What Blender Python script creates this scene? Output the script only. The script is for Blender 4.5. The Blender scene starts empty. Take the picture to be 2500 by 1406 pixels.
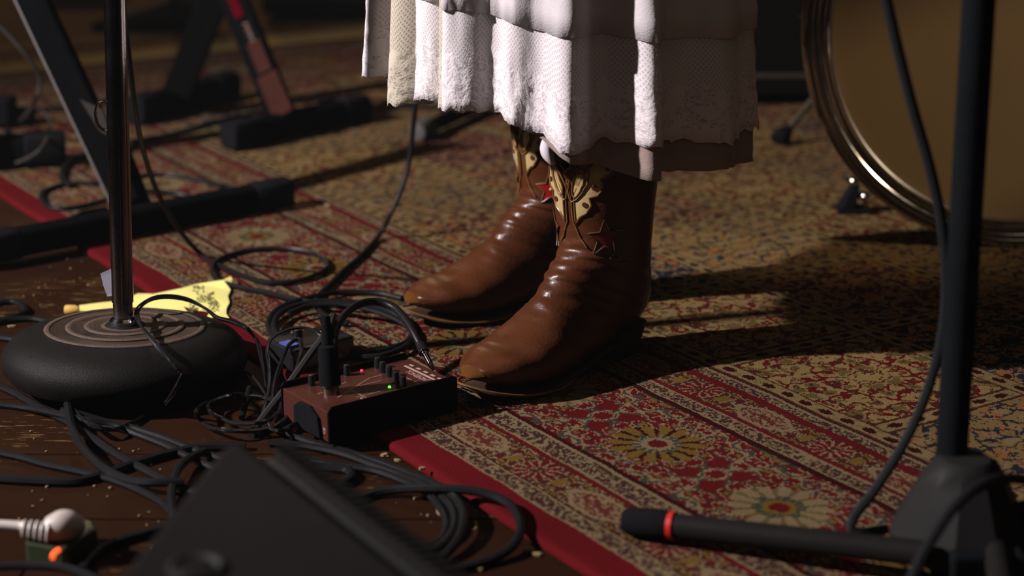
import bpy, bmesh, math, random
import numpy as np
from mathutils import Vector, Matrix, noise
from mathutils.geometry import delaunay_2d_cdt
random.seed(7)
PI = math.pi
scn = bpy.context.scene
COL = scn.collection

# ------------------------------------------------------------------ camera
F_PX, PITCH, CAM_H = 4450.0, math.atan(1373 / 4450.0), 0.66
cd = bpy.data.cameras.new('camera')
cam = bpy.data.objects.new('camera', cd); COL.objects.link(cam)
cam.location = (0, 0, CAM_H); cam.rotation_euler = (PI / 2 - PITCH, 0, 0)
cd.sensor_width = 36.0; cd.lens = F_PX / 2500 * 36.0
cd.clip_start = 0.05; cd.clip_end = 60
cd.dof.use_dof = True; cd.dof.focus_distance = 1.86; cd.dof.aperture_fstop = 3.4
scn.camera = cam

# ------------------------------------------------------------------ world, lamps, exposure
w = bpy.data.worlds.new('room_dark'); scn.world = w; w.use_nodes = True
w.node_tree.nodes['Background'].inputs[0].default_value = (0.95, 0.78, 0.66, 1)
w.node_tree.nodes['Background'].inputs[1].default_value = 0.011
hz = w.node_tree.nodes.new('ShaderNodeVolumeScatter'); hz.inputs['Color'].default_value = (.92, 1.0, 1.0, 1); hz.inputs['Density'].default_value = 0.0028; hz.inputs['Anisotropy'].default_value = 0.0
w.node_tree.links.new(hz.outputs[0], w.node_tree.nodes['World Output'].inputs['Volume'])   # thin scatter added to lift the blacks like film haze

def spot(name, loc, tgt, energy, color, angle, blend, size):
    l = bpy.data.lights.new(name, 'SPOT'); o = bpy.data.objects.new(name, l); COL.objects.link(o)
    o.location = loc; l.energy = energy; l.color = color; l.spot_size = math.radians(angle)
    l.spot_blend = blend; l.shadow_soft_size = size
    o.rotation_euler = (Vector(tgt) - Vector(loc)).to_track_quat('-Z', 'Y').to_euler()
    return o
def area(name, loc, tgt, energy, color, sx, sy):
    l = bpy.data.lights.new(name, 'AREA'); o = bpy.data.objects.new(name, l); COL.objects.link(o)
    l.shape = 'RECTANGLE'; l.size = sx; l.size_y = sy; l.energy = energy; l.color = color
    o.location = loc
    o.rotation_euler = (Vector(tgt) - Vector(loc)).to_track_quat('-Z', 'Y').to_euler()
    return o
spot('stage_spot_key', (-3.05, 1.16, 2.12), (0.20, 2.25, 0.12), 1230, (1.0, 0.91, 0.92), 56, 0.8, 0.045)
spot('added_spot_far', (-1.2, 6.4, 2.6), (-0.5, 4.0, 0.0), 46, (1.0, 0.70, 0.40), 70, 0.9, 0.12)  # unseen spot added to brighten the far background
spot('stage_spot_drum', (2.5, 1.42, 1.12), (0.47, 2.32, 0.13), 190, (1.0, 0.80, 0.55), 10, 0.35, 0.07)
area('warm_ceiling_wash', (0.4, 1.6, 3.2), (0.3, 2.2, 0), 3.5, (1.0, 0.70, 0.52), 1.6, 1.2)
area('room_bounce_front', (0.4, -1.6, 2.3), (0.2, 2.2, 0.2), 4.5, (1.0, 0.76, 0.58), 3.2, 2.0)
scn.view_settings.view_transform = 'Standard'; scn.view_settings.look = 'None'
scn.view_settings.gamma = 1.0; scn.view_settings.exposure = 0.0
scn.view_settings.use_curve_mapping = False

# ------------------------------------------------------------------ placement helpers
SP, CP = math.sin(PITCH), math.cos(PITCH)
def ray(px, py):
    x = (px - 1250) / F_PX; y = (py - 703) / F_PX
    return Vector((x, CP - y * SP, -(SP + y * CP)))
def at(px, py, z=0.0):
    r = ray(px, py); t = (z - CAM_H) / r.z
    return Vector((r.x * t, r.y * t, z))
def onY(px, py, Y):
    r = ray(px, py); t = Y / r.y
    return Vector((r.x * t, Y, CAM_H + r.z * t))

# ------------------------------------------------------------------ object helpers
def tag(o, label=None, cat=None, group=None, kind=None):
    if label: o['label'] = label
    if cat: o['category'] = cat
    if group: o['group'] = group
    if kind: o['kind'] = kind
    return o
def empty(name, loc=(0, 0, 0), rz=0.0, label=None, cat=None, group=None):
    o = bpy.data.objects.new(name, None); COL.objects.link(o)
    o.location = loc; o.rotation_euler = (0, 0, rz); o.empty_display_size = 0.05
    return tag(o, label, cat, group)
class MB:
    """collects vertices and faces, becomes ONE mesh object"""
    def __init__(s): s.v = []; s.f = []
    def add(s, vs, fs):
        n = len(s.v); s.v.extend([tuple(a) for a in vs]); s.f.extend([tuple(i + n for i in q) for q in fs]); return s
    def box(s, c, size, M=None, taper=1.0):
        hx, hy, hz = [a / 2 for a in size]; vs = []
        for z, k in ((-hz, 1), (hz, taper)):
            for x, y in ((-hx, -hy), (hx, -hy), (hx, hy), (-hx, hy)):
                p = Vector((x * k, y * k, z)); p = (M @ p) if M else p
                vs.append(p + Vector(c))
        return s.add(vs, [(3, 2, 1, 0), (4, 5, 6, 7), (0, 1, 5, 4), (1, 2, 6, 5), (2, 3, 7, 6), (3, 0, 4, 7)])
    def prism(s, poly, z0, z1, M=None):
        n = len(poly); vs = [Vector((x, y, z0)) for x, y in poly] + [Vector((x, y, z1)) for x, y in poly]
        if M: vs = [M @ v for v in vs]
        fs = [tuple(reversed(range(n))), tuple(range(n, 2 * n))] + [(i, (i + 1) % n, (i + 1) % n + n, i + n) for i in range(n)]
        return s.add(vs, fs)
    def lathe(s, prof, M=None, n=32):
        vs = []; fs = []; m = len(prof)
        for r, z in prof:
            for i in range(n):
                a = 2 * PI * i / n; p = Vector((r * math.cos(a), r * math.sin(a), z)); vs.append((M @ p) if M else p)
        for j in range(m - 1):
            for i in range(n):
                fs.append((j * n + i, j * n + (i + 1) % n, (j + 1) * n + (i + 1) % n, (j + 1) * n + i))
        if prof[0][0] > 1e-5: fs.append(tuple(reversed(range(n))))
        if prof[-1][0] > 1e-5: fs.append(tuple((m - 1) * n + i for i in range(n)))
        return s.add(vs, fs)
    def tube(s, pts, r, n=8, closed=False, cap=True, flat=None):
        pts = [Vector(p) for p in pts]; m = len(pts)
        rr = r if callable(r) else (lambda t: r)
        up = Vector((0, 0, 1)); t0 = (pts[1] - pts[0]).normalized()
        if abs(t0.dot(up)) > 0.95: up = Vector((0, 1, 0))
        nrm = (up - t0 * up.dot(t0)).normalized(); vs = []; fs = []
        for i in range(m):
            if closed: t = (pts[(i + 1) % m] - pts[i - 1]).normalized()
            else: t = (pts[min(i + 1, m - 1)] - pts[max(i - 1, 0)]).normalized()
            nrm = nrm - t * nrm.dot(t)
            nrm = nrm.normalized() if nrm.length > 1e-6 else t.orthogonal().normalized()
            b = t.cross(nrm); ri = rr(i / (m - 1))
            for k in range(n):
                a = 2 * PI * k / n; fa, fb = (math.cos(a), math.sin(a)) if not flat else (math.cos(a) * flat[0], math.sin(a) * flat[1])
                vs.append(pts[i] + (nrm * fa + b * fb) * ri)
        for i in range(m if closed else m - 1):
            j = (i + 1) % m
            for k in range(n): fs.append((i * n + k, i * n + (k + 1) % n, j * n + (k + 1) % n, j * n + k))
        if cap and not closed: fs.append(tuple(reversed(range(n)))); fs.append(tuple((m - 1) * n + k for k in range(n)))
        return s.add(vs, fs)
    def build(s, name, mat, parent=None, smooth=True, loc=None, bevel=0, sub=0, angle=40, mats=None):
        me = bpy.data.meshes.new(name); me.from_pydata(s.v, [], s.f); me.update()
        bm = bmesh.new(); bm.from_mesh(me); bmesh.ops.recalc_face_normals(bm, faces=bm.faces); bm.to_mesh(me); bm.free()
        me.materials.append(mat)
        o = bpy.data.objects.new(name, me); COL.objects.link(o)
        if parent: o.parent = parent
        if loc is not None: o.location = loc
        if smooth:
            me.polygons.foreach_set('use_smooth', [True] * len(me.polygons))
            if angle: me.set_sharp_from_angle(angle=math.radians(angle))
        if bevel:
            b = o.modifiers.new('bevel', 'BEVEL'); b.width = bevel; b.segments = 2; b.limit_method = 'ANGLE'; b.angle_limit = math.radians(35)
        if sub:
            b = o.modifiers.new('sub', 'SUBSURF'); b.levels = sub; b.render_levels = sub
        return o
def frame(p0, p1, roll_up=(0, 0, 1)):
    """matrix whose Z runs p0->p1, origin p0"""
    p0 = Vector(p0); z = (Vector(p1) - p0).normalized(); u = Vector(roll_up)
    if abs(z.dot(u)) > 0.98: u = Vector((0, 1, 0))
    x = u.cross(z).normalized(); y = z.cross(x)
    M = Matrix((x, y, z)).transposed().to_4x4(); M.translation = p0
    return M
def spline(pts, step=0.006):
    P = [Vector(p) for p in pts]; out = []
    for i in range(len(P) - 1):
        a = P[max(i - 1, 0)]; b = P[i]; c = P[i + 1]; d = P[min(i + 2, len(P) - 1)]
        n = max(2, int((c - b).length / step))
        for k in range(n):
            t = k / n; out.append(0.5 * ((2 * b) + (c - a) * t + (2 * a - 5 * b + 4 * c - d) * t * t + (3 * b - a - 3 * c + d) * t ** 3))
    out.append(P[-1]); return out
def text_mesh(name, txt, size, mat, parent, M, extrude=0.0002):
    cu = bpy.data.curves.new('t', 'FONT'); cu.body = txt; cu.size = size; cu.extrude = extrude
    cu.align_x = 'CENTER'; cu.align_y = 'CENTER'; cu.resolution_u = 3
    t = bpy.data.objects.new('t', cu); COL.objects.link(t)
    bpy.context.view_layer.update()
    me = bpy.data.meshes.new_from_object(t.evaluated_get(bpy.context.evaluated_depsgraph_get()))
    bpy.data.objects.remove(t)
    me.transform(M); me.materials.clear(); me.materials.append(mat); me.name = name
    o = bpy.data.objects.new(name, me); COL.objects.link(o); o.parent = parent
    return o

# ------------------------------------------------------------------ node expression helper
class NT:
    def __init__(s, m): m.use_nodes = True; s.t = m.node_tree; s.n = s.t.nodes; s.n.clear(); s.l = s.t.links
    def node(s, k, **kw):
        x = s.n.new(k)
        for a, b in kw.items(): setattr(x, a, b)
        return x
    def put(s, sock, v):
        if isinstance(v, S): s.l.new(v.o, sock)
        elif hasattr(v, 'is_output'): s.l.new(v, sock)
        else: sock.default_value = v
    def m(s, op, *a):
        x = s.n.new('ShaderNodeMath'); x.operation = op
        for i, v in enumerate(a): s.put(x.inputs[i], v)
        return S(s, x.outputs[0])
    def mix(s, f, a, b):
        x = s.n.new('ShaderNodeMix'); x.data_type = 'RGBA'
        s.put(x.inputs[0], f)
        for i, v in ((6, a), (7, b)):
            if isinstance(v, tuple) and len(v) == 3: v = (*v, 1)
            s.put(x.inputs[i], v)
        return S(s, x.outputs[2])
    def noise(s, vec, scale, detail=2, rough=0.5, dim='3D'):
        x = s.n.new('ShaderNodeTexNoise'); x.noise_dimensions = dim
        s.put(x.inputs['Vector'], vec); x.inputs['Scale'].default_value = scale
        x.inputs['Detail'].default_value = detail; x.inputs['Roughness'].default_value = rough
        return S(s, x.outputs['Fac'])
    def comb(s, a, b, c=0.0):
        x = s.n.new('ShaderNodeCombineXYZ')
        for i, v in enumerate((a, b, c)): s.put(x.inputs[i], v)
        return S(s, x.outputs[0])
class S:
    def __init__(s, t, o): s.t = t; s.o = o
    def __add__(s, b): return s.t.m('ADD', s, b)
    __radd__ = __add__
    def __sub__(s, b): return s.t.m('SUBTRACT', s, b)
    def __rsub__(s, b): return s.t.m('SUBTRACT', b, s)
    def __mul__(s, b): return s.t.m('MULTIPLY', s, b)
    __rmul__ = __mul__
    def __truediv__(s, b): return s.t.m('DIVIDE', s, b)
    def lt(s, b): return s.t.m('LESS_THAN', s, b)
    def gt(s, b): return s.t.m('GREATER_THAN', s, b)
    def abs(s): return s.t.m('ABSOLUTE', s)
    def fr(s): return s.t.m('FRACT', s)
    def fl(s): return s.t.m('FLOOR', s)
    def mn(s, b): return s.t.m('MINIMUM', s, b)
    def mx(s, b): return s.t.m('MAXIMUM', s, b)
    def cos(s): return s.t.m('COSINE', s)
    def sqrt(s): return s.t.m('SQRT', s) if False else s.t.m('SQRT', s)

MATS = {}
def mat(name, col, rough=0.6, metal=0.0, var=0.15, scale=40, bump=0.0, bscale=300, emis=None, spec=0.5, coat=0.0, sheen=0.0, alpha=1.0, sss=0.0, rvar=0.0):
    if name in MATS: return MATS[name]
    m = bpy.data.materials.new(name); MATS[name] = m; T = NT(m)
    out = T.node('ShaderNodeOutputMaterial'); b = T.node('ShaderNodeBsdfPrincipled'); T.l.new(b.outputs[0], out.inputs[0])
    tc = T.node('ShaderNodeTexCoord'); vec = tc.outputs['Object']
    n = T.noise(vec, scale, 4, 0.6)
    c0 = tuple(max(0, x * (1 - var)) for x in col); c1 = tuple(min(1, x * (1 + var)) for x in col)
    T.put(b.inputs['Base Color'], T.mix(n, c0, c1))
    if rvar: T.put(b.inputs['Roughness'], n * rvar + (rough - rvar / 2))
    else: b.inputs['Roughness'].default_value = rough
    b.inputs['Metallic'].default_value = metal
    b.inputs['Specular IOR Level'].default_value = spec
    b.inputs['Coat Weight'].default_value = coat; b.inputs['Coat Roughness'].default_value = 0.2
    b.inputs['Sheen Weight'].default_value = sheen
    if bump:
        bp = T.node('ShaderNodeBump'); bp.inputs['Strength'].default_value = bump; bp.inputs['Distance'].default_value = 0.002
        T.put(bp.inputs['Height'], T.noise(vec, bscale, 3)); T.l.new(bp.outputs[0], b.inputs['Normal'])
    if emis:
        b.inputs['Emission Color'].default_value = (*emis[0], 1); b.inputs['Emission Strength'].default_value = emis[1]
    return m
BLACK = mat('black_powder_coat', (0.003, 0.003, 0.0035), 0.55, 0, 0.3, 60, 0.1, 900, spec=.0)
RUBBER = mat('black_rubber', (0.007, 0.007, 0.008), 0.7, 0, 0.3, 50, 0.2, 600, spec=.0)
CABLE = mat('cable_jacket', (0.006, 0.006, 0.0065), 0.4, 0, 0.25, 30, 0.1, 500, spec=.14)
CABLE2 = mat('glossy_thin_cable', (0.008, 0.008, 0.009), 0.18, 0, 0.2, 30)
CHROME = mat('worn_chrome', (0.55, 0.52, 0.50), 0.12, 1.0, 0.12, 90, 0.02, 200, rvar=0.1)
CHROMED = mat('dulled_chrome_tube', (0.22, 0.20, 0.20), 0.16, 1.0, 0.35, 25, 0.05, 300, rvar=0.12)
IRON = mat('cast_iron_hammered', (0.007, 0.0065, 0.006), 0.5, 0.0, 0.4, 30, 0.35, 900, spec=0.08)
exec_later = []

# ------------------------------------------------------------------ rug
RUG_O = at(915, 1075); RUG_A = math.atan2(.545, .838); UE = 2.08; US = -1.35; VE = 2.35; RH = 0.008
VDIR = Vector((.838, .545, 0)); UDIR = Vector((-.545, .838, 0))
def rug_pt(u, v, z=RH): p = RUG_O + UDIR * u + VDIR * v; p.z = z; return p
RED = (.062, .0035, .004); DRED = (.021, .0035, .0035); CRM = (.128, .090, .046); GOLD = (.092, .054, .009); NAVY = (.012, .013, .018)
BRN = (.036, .010, .008); OLV = (.070, .053, .016); ORG = (.16, .062, .018); PINK = (.17, .08, .05); DGRN = (.025, .03, .022)
def rug_material():
    m = bpy.data.materials.new('hand_knotted_rug'); T = NT(m)
    out = T.node('ShaderNodeOutputMaterial'); b = T.node('ShaderNodeBsdfPrincipled'); T.l.new(b.outputs[0], out.inputs[0])
    tc = T.node('ShaderNodeTexCoord')
    # slight weaving irregularity, then snap to knots
    wob = T.node('ShaderNodeTexNoise'); wob.inputs['Scale'].default_value = 9; T.l.new(tc.outputs['Object'], wob.inputs['Vector'])
    jit = T.node('ShaderNodeTexNoise'); jit.inputs['Scale'].default_value = 420; jit.inputs['Detail'].default_value = 0; T.l.new(tc.outputs['Object'], jit.inputs['Vector'])
    sx = T.node('ShaderNodeSeparateXYZ'); T.l.new(tc.outputs['Object'], sx.inputs[0])
    X = S(T, sx.outputs[0]); Y = S(T, sx.outputs[1])
    W = S(T, wob.outputs[0]) - 0.5; J = S(T, jit.outputs[0]) - 0.5
    K = 0.0021
    v = ((X + W * 0.010 + J * 0.0035) / K + 0.5).fl() * K
    u = ((Y - W * 0.008 + J * 0.0035) / K + 0.5).fl() * K
    e = UE - u
    isend = e.lt(v); D = v.mn(e); t = isend * v + (1 - isend) * u
    mixs = T.mix
    def band(a, b_): return D.gt(a) * D.lt(b_)
    def isoband(n, c, wd): return (n - c).abs().lt(wd)
    def sq(a): return a * a
    # symmetric coordinates for arabesque noise
    def sym(tt, dd, seed, scale, det=1.2): return T.noise(T.comb(tt.abs(), dd.abs(), seed), scale, det, 0.55)
    # ---- main border
    P = 0.1757
    tm = ((t + 0.346) / P + 0.5); cell = tm.fl(); lt_ = (tm.fr() - 0.5) * P
    dd = D - 0.212
    par = ((cell * 0.5).fr()).gt(0.25)          # 1 on odd rosettes (gold), 0 on cream
    th = T.m('ARCTAN2', dd * 1.1, lt_)
    r = (sq(lt_) + sq(dd * 1.1)).sqrt()
    pet = (th * 14).cos(); pet8 = (th * 9).cos()
    n1 = sym(lt_, dd, 1.3, 62); n2 = sym(lt_, dd, 7.7, 95); n3 = sym(lt_, dd, 4.1, 38, 0.4)
    main = mixs(isoband(n1, .5, .024), RED, CRM)
    main = mixs(n1.gt(.60), main, OLV)
    main = mixs(n1.gt(.66), main, GOLD)
    main = mixs(isoband(n3, .50, .022), main, DGRN)
    main = mixs(isoband(n3, .55, .018), main, CRM)
    main = mixs(n2.lt(.325), main, CRM)
    main = mixs(n2.lt(.30), main, NAVY)
    Rr = 0.047
    inr = r.lt(pet * 0.005 + Rr + (n2 - 0.5) * .035)
    petc = mixs(par, CRM, GOLD)
    ros = mixs(isoband(pet, -1.0, .45) * r.gt(.020), petc, mixs(par, OLV, DRED))
    ros = mixs((r + n2 * .02).lt(.034), ros, mixs(isoband(pet8, 0, .45), DGRN, mixs(par, OLV, CRM)))
    ros = mixs((r + n1 * .012).lt(.022), ros, mixs(par, GOLD, CRM))
    ros = mixs(r.lt(.010), ros, RED)
    main = mixs(inr, main, ros)
    # ---- minor borders (two of them, mirrored recipe)
    def minor(dc, ph, per=0.194):
        tt = ((t - ph) / per + 0.5); l = (tt.fr() - 0.5) * per; d0 = D - dc
        # hexagonal-ended medallion
        ms = (l.abs() / .050 + d0.abs() / .030).mx((d0.abs()) / .0185).mx(l.abs() / .044)
        na = sym(l, d0, 2.2, 90); nb = T.noise(T.comb(l * 1.0, d0 * 3.2, 9.1), 95, 1)
        base = mixs(isoband(na, .5, .03), BRN, CRM); base = mixs(na.gt(.62), base, GOLD); base = mixs(na.lt(.36), base, RED)
        # small rosette half way between
        l2 = (((t - ph) / per).fr() - 0.5) * per; r2 = (sq(l2) + sq(d0)).sqrt(); th2 = T.m('ARCTAN2', d0, l2)
        ro = mixs(isoband((th2 * 6).cos(), 0, .5), RED, CRM)
        base = mixs(r2.lt(.021) * r2.gt(.006), base, ro)
        base = mixs(isoband((l2.abs() - .034).abs(), 0, .006) * d0.abs().lt(.008), base, GOLD)
        inside = mixs(isoband(nb, .5, .05), (.062, .013, .009), CRM); inside = mixs(nb.gt(.62), inside, (.085, .035, .015))
        base = mixs(ms.lt(1.0), base, mixs(ms.gt(.80), inside, CRM))
        return base
    mA = minor(.081, -.063); mB = minor(.341, -.174)
    # ---- guards
    def guard(seed):
        n = T.noise(T.comb(t, D, seed), 150, 1.5); n_ = T.noise(T.comb(t, D, seed + 5), 80, 0.6)
        g = mixs(isoband(n_, .5, .04), (.030, .013, .012), CRM)
        g = mixs(isoband(n, .5, .018), g, CRM); g = mixs(n.gt(.63), g, OLV); return g
    G1 = guard(3.3)
    # ---- field of square garden panels
    pu = (u + 0.272) / 0.2305; pv = (v - 0.392) / 0.214
    cu = pu.fl(); cv = pv.fl(); fu = (pu.fr() - 0.56) * 0.2305; fv = (pv.fr() - 0.56) * 0.214
    wn = T.node('ShaderNodeTexWhiteNoise'); wn.noise_dimensions = '2D'; T.put(wn.inputs['Vector'], T.comb(cu, cv)); rnd = S(T, wn.outputs[0])
    edge = pu.fr().lt(.12).abs().mx(pv.fr().lt(.12))
    # dotted cream band
    du = ((u / .030).fr() - 0.5) * .030; dv = ((v / .030).fr() - 0.5) * .030
    bu = (pu.fr() - 0.06) * 0.2305; bv = (pv.fr() - 0.06) * 0.214
    isU = pv.fr().lt(.12)
    dl = isU * du + (1 - isU) * dv; dw = isU * bv + (1 - isU) * bu
    dot = (sq(dl / .0088) + sq(dw / .0050)).lt(1.0)
    nf = T.noise(T.comb(u, v, 2.0), 120, 1.5)
    bandc = mixs(nf.gt(.58), (.135, .095, .038), (.095, .066, .025))
    bandc = mixs(dot, bandc, DRED)
    bandc = mixs(isoband(dw.abs(), .0115, .0016), bandc, BRN)
    # panel interiors
    s1 = sym(fu, fv, 1.1, 34, 1.5); s2 = sym(fv, fu, 6.6, 70, 1.0); s3 = T.noise(T.comb(fu, fv, 3.0), 55, 2)
    rp = (sq(fu) + sq(fv)).sqrt()
    pal = [(NAVY, ORG, CRM, DRED), (DRED, GOLD, PINK, NAVY), ((.12, .075, .025), CRM, NAVY, ORG), (BRN, ORG, CRM, GOLD), ((.15, .105, .038), OLV, RED, BRN)]
    outc = None
    for i, (g, a, c, d_) in enumerate(pal):
        q = mixs(isoband(s1, .48, .035), g, c)
        q = mixs(s1.gt(.57), q, a); q = mixs(s1.gt(.64), q, d_)
        q = mixs(s2.lt(.37), q, a); q = mixs(isoband(s2, .40, .02), q, c)
        q = mixs(isoband(s3, .36, .03), q, d_)
        outc = q if outc is None else mixs(rnd.gt(i / 5.0), outc, q)
    field = mixs(edge, outc, bandc)
    # ---- assemble
    c = mixs(D.gt(.036), (.068, .0025, .004), CRM)
    c = mixs(D.gt(.0395), c, G1); c = mixs(D.gt(.0555), c, CRM); c = mixs(D.gt(.058), c, DRED)
    c = mixs(D.gt(.060), c, mA); c = mixs(D.gt(.104), c, RED); c = mixs(D.gt(.110), c, CRM)
    c = mixs(D.gt(.1125), c, G1); c = mixs(D.gt(.136), c, CRM); c = mixs(D.gt(.139), c, DRED)
    c = mixs(D.gt(.146), c, main)
    c = mixs(D.gt(.286), c, DRED); c = mixs(D.gt(.294), c, CRM); c = mixs(D.gt(.297), c, G1); c = mixs(D.gt(.314), c, CRM)
    c = mixs(D.gt(.317), c, RED); c = mixs(D.gt(.322), c, mB); c = mixs(D.gt(.362), c, RED); c = mixs(D.gt(.372), c, G1)
    c = mixs(D.gt(.386), c, CRM); c = mixs(D.gt(.389), c, DRED); c = mixs(D.gt(.392), c, field)
    # plain felt border keeps its own grain; wear and dirt over everything
    wear = T.noise(tc.outputs['Object'], 5, 3); pile = T.noise(tc.outputs['Object'], 900, 2)
    k = (pile - 0.5) * 0.9 + (wear - 0.5) * 0.7 + 1.0
    hsv = T.node('ShaderNodeHueSaturation'); T.put(hsv.inputs['Color'], c); T.put(hsv.inputs['Value'], k); hsv.inputs['Saturation'].default_value = 0.96
    T.l.new(hsv.outputs[0], b.inputs['Base Color'])
    b.inputs['Roughness'].default_value = 1.0; b.inputs['Specular IOR Level'].default_value = 0.0
    bp = T.node('ShaderNodeBump'); bp.inputs['Strength'].default_value = 0.6; bp.inputs['Distance'].default_value = 0.0015
    T.put(bp.inputs['Height'], pile); T.l.new(bp.outputs[0], b.inputs['Normal'])
    return m
RUGM = rug_material()
def build_rug():
    # graded grid: fine near the visible red edge, slight ripples in the cloth
    vs_ = [0.0, 0.002, 0.006, 0.012, 0.02, 0.03, 0.04, 0.055, 0.07, 0.09, 0.12] + list(np.arange(0.16, VE + .01, 0.055))
    us_ = list(np.arange(US, UE + .001, 0.03)); nv, nu = len(vs_), len(us_)
    mb = MB(); top = []
    for i, uu in enumerate(us_):
        for j, vv in enumerate(vs_):
            rise = 0.0055 * math.exp(-vv / 0.05) * max(0, noise.noise(Vector((uu * 9, 0, 3)))) 
            rise += 0.0004 * noise.noise(Vector((uu * 5, vv * 5, 1))) - 0.0006
            z = RH + rise
            off = 0.004 * noise.noise(Vector((uu * 6, 9, 0))) * math.exp(-vv / .03)
            if j == 0: z = 0.0045 + rise * .7
            if j == 1: z -= 0.0008
            mb.v.append((vv + off, uu, z))
    for i in range(nu - 1):
        for j in range(nv - 1):
            a = i * nv + j; mb.f.append((a, a + 1, a + nv + 1, a + nv))
    n0 = len(mb.v)
    rim = [i * nv for i in range(nu)] + [(nu - 1) * nv + j for j in range(1, nv)] + [i * nv + nv - 1 for i in range(nu - 2, -1, -1)] + [j for j in range(nv - 2, 0, -1)]
    for r_ in rim: x, y, z = mb.v[r_]; mb.v.append((x, y, 0.0005))
    m_ = len(rim)
    for k in range(m_): mb.f.append((rim[k], rim[(k + 1) % m_], n0 + (k + 1) % m_, n0 + k))
    mb.f.append(tuple(n0 + k for k in range(m_)))
    o = mb.build('persian_rug', RUGM, loc=(RUG_O.x, RUG_O.y, 0), angle=60)
    o.rotation_euler = (0, 0, RUG_A)
    tag(o, 'red patterned oriental rug with plain red edge under the cowboy boots', 'rug')
build_rug()

# ------------------------------------------------------------------ floor: worn brown boards, each a piece
def floor_material():
    m = bpy.data.materials.new('worn_brown_boards'); T = NT(m)
    out = T.node('ShaderNodeOutputMaterial'); b = T.node('ShaderNodeBsdfPrincipled'); T.l.new(b.outputs[0], out.inputs[0])
    g = T.node('ShaderNodeNewGeometry'); sx = T.node('ShaderNodeSeparateXYZ'); T.l.new(g.outputs['Position'], sx.inputs[0])
    X = S(T, sx.outputs[0]); Y = S(T, sx.outputs[1])
    oi = T.node('ShaderNodeObjectInfo'); R = S(T, oi.outputs['Random'])
    grain = T.noise(T.comb(X * 6, Y * 90, R * 9), 1.0, 5, 0.6); big = T.noise(T.comb(X, Y, 0), 4, 4)
    scr = T.noise(T.comb(X * 14, Y * 110, 5.0), 1.6, 4, .7)
    c = T.mix(grain, (.010, .0036, .0018), (.021, .0078, .003)); c = T.mix(big, c, (.016, .0062, .0026))
    patch = T.noise(T.comb(X, Y, 3), 5, 2)
    c = T.mix((scr.gt(.60)) * patch.gt(.57), c, (.085, .050, .017))
    c = T.mix(scr.gt(.735), c, (.10, .065, .026))
    hs = T.node('ShaderNodeHueSaturation'); T.put(hs.inputs['Color'], c); T.put(hs.inputs['Value'], R * .25 + .87)
    T.l.new(hs.outputs[0], b.inputs['Base Color'])
    T.put(b.inputs['Roughness'], grain * .25 + .45); b.inputs['Specular IOR Level'].default_value = .03
    bp = T.node('ShaderNodeBump'); bp.inputs['Strength'].default_value = .35; bp.inputs['Distance'].default_value = .001
    T.put(bp.inputs['Height'], grain); T.l.new(bp.outputs[0], b.inputs['Normal'])
    return m
WOODM = floor_material()
fl = MB().box((0, 2.6, -0.02), (9.0, 9.0, 0.02)).build('floor', mat('subfloor', (.03, .018, .01), .8), smooth=False)
tag(fl, kind='structure', label='dark brown worn wooden floor boards')
y = 0.2; k = 0; shared = None
ANG = math.radians(-4)
while y < 5.6:
    wd = 0.148
    if shared is None:
        mb = MB().box((0, 0, 0), (2.5, wd - 0.003, 0.0095)); p = mb.build('board', WOODM, fl, smooth=False, bevel=0.0012); shared = p.data
        base_p = p
    for xs in (-1.15 - (k % 3) * .25, 1.352 - (k % 3) * .25):
        if k == 0 and xs < 0: o = base_p
        else: o = base_p.copy(); COL.objects.link(o)
        o.location = (xs + 0.0, y, -0.005)
        o.scale = (1, 1, 1)
    y += wd; k += 1

# ------------------------------------------------------------------ cowboy boots
LEATHER = mat('brown_boot_leather', (.056, .0165, .0055), 0.36, 0, 0.40, 18, 0.2, 260, spec=.22, coat=.05, rvar=.15)
TOEL = mat('scuffed_toe_leather', (.072, .028, .008), 0.75, 0, 0.4, 60, 0.3, 300, spec=.0)
SOLEM = mat('dark_sole_edge', (.035, .017, .009), 0.55, 0, 0.3, 60)
CREAML = mat('cream_leather_inlay', (.36, .27, .12), 0.42, 0, 0.25, 40, 0.15, 300)
REDL = mat('red_leather_inlay', (.26, .006, .010), 0.3, 0, 0.2, 40, coat=.3)
PIPE = mat('golden_brown_piping', (.13, .06, .014), 0.4, 0, 0.3, 80)
DOTM = mat('dark_inlay_dot', (.05, .012, .008), 0.4)
SHADED_REDL = mat('shaded_red_leather_inlay', (.085, .005, .006), 0.4, 0, 0.2, 40)  # red inlay darkened to carry the shade on the front boot's star
SHADED_PIPE = mat('shaded_star_piping', (.055, .026, .008), 0.4, 0, 0.3, 80)  # piping colour darkened with the shaded front star
GREENL = mat('dark_green_inlay', (.02, .03, .018), 0.4)
SKIN = mat('calf_skin', (.42, .22, .17), 0.5, 0, 0.1, 30, sss=.1)
HEELM = mat('dark_stacked_heel', (.014, .010, .008), 0.5, 0, 0.3, 60)
LINING = mat('boot_lining', (.03, .018, .012), .8)
RINGS = [((.060, .272), (-.062, .272), .0570), ((.058, .235), (-.061, .235), .0550), ((.056, .200), (-.060, .198), .0530), ((.052, .165), (-.058, .158), .0500),
         ((.049, .142), (-.059, .125), .0460), ((.052, .128), (-.062, .098), .0420), ((.062, .118), (-.066, .072), .0400), ((.076, .107), (-.064, .048), .0385),
         ((.087, .093), (-.045, .031), .0380), ((.101, .080), (-.005, .024), .0385), ((.117, .068), (.040, .015), .0410), ((.136, .058), (.080, .010), .0445),
         ((.155, .051), (.112, .0085), .0450), ((.174, .049), (.142, .0095), .0405), ((.188, .044), (.165, .013), .0330), ((.199, .039), (.182, .018), .0240), ((.205, .033), (.196, .023), .0125), ((.2075, .029), (.205, .027), .004)]
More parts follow.
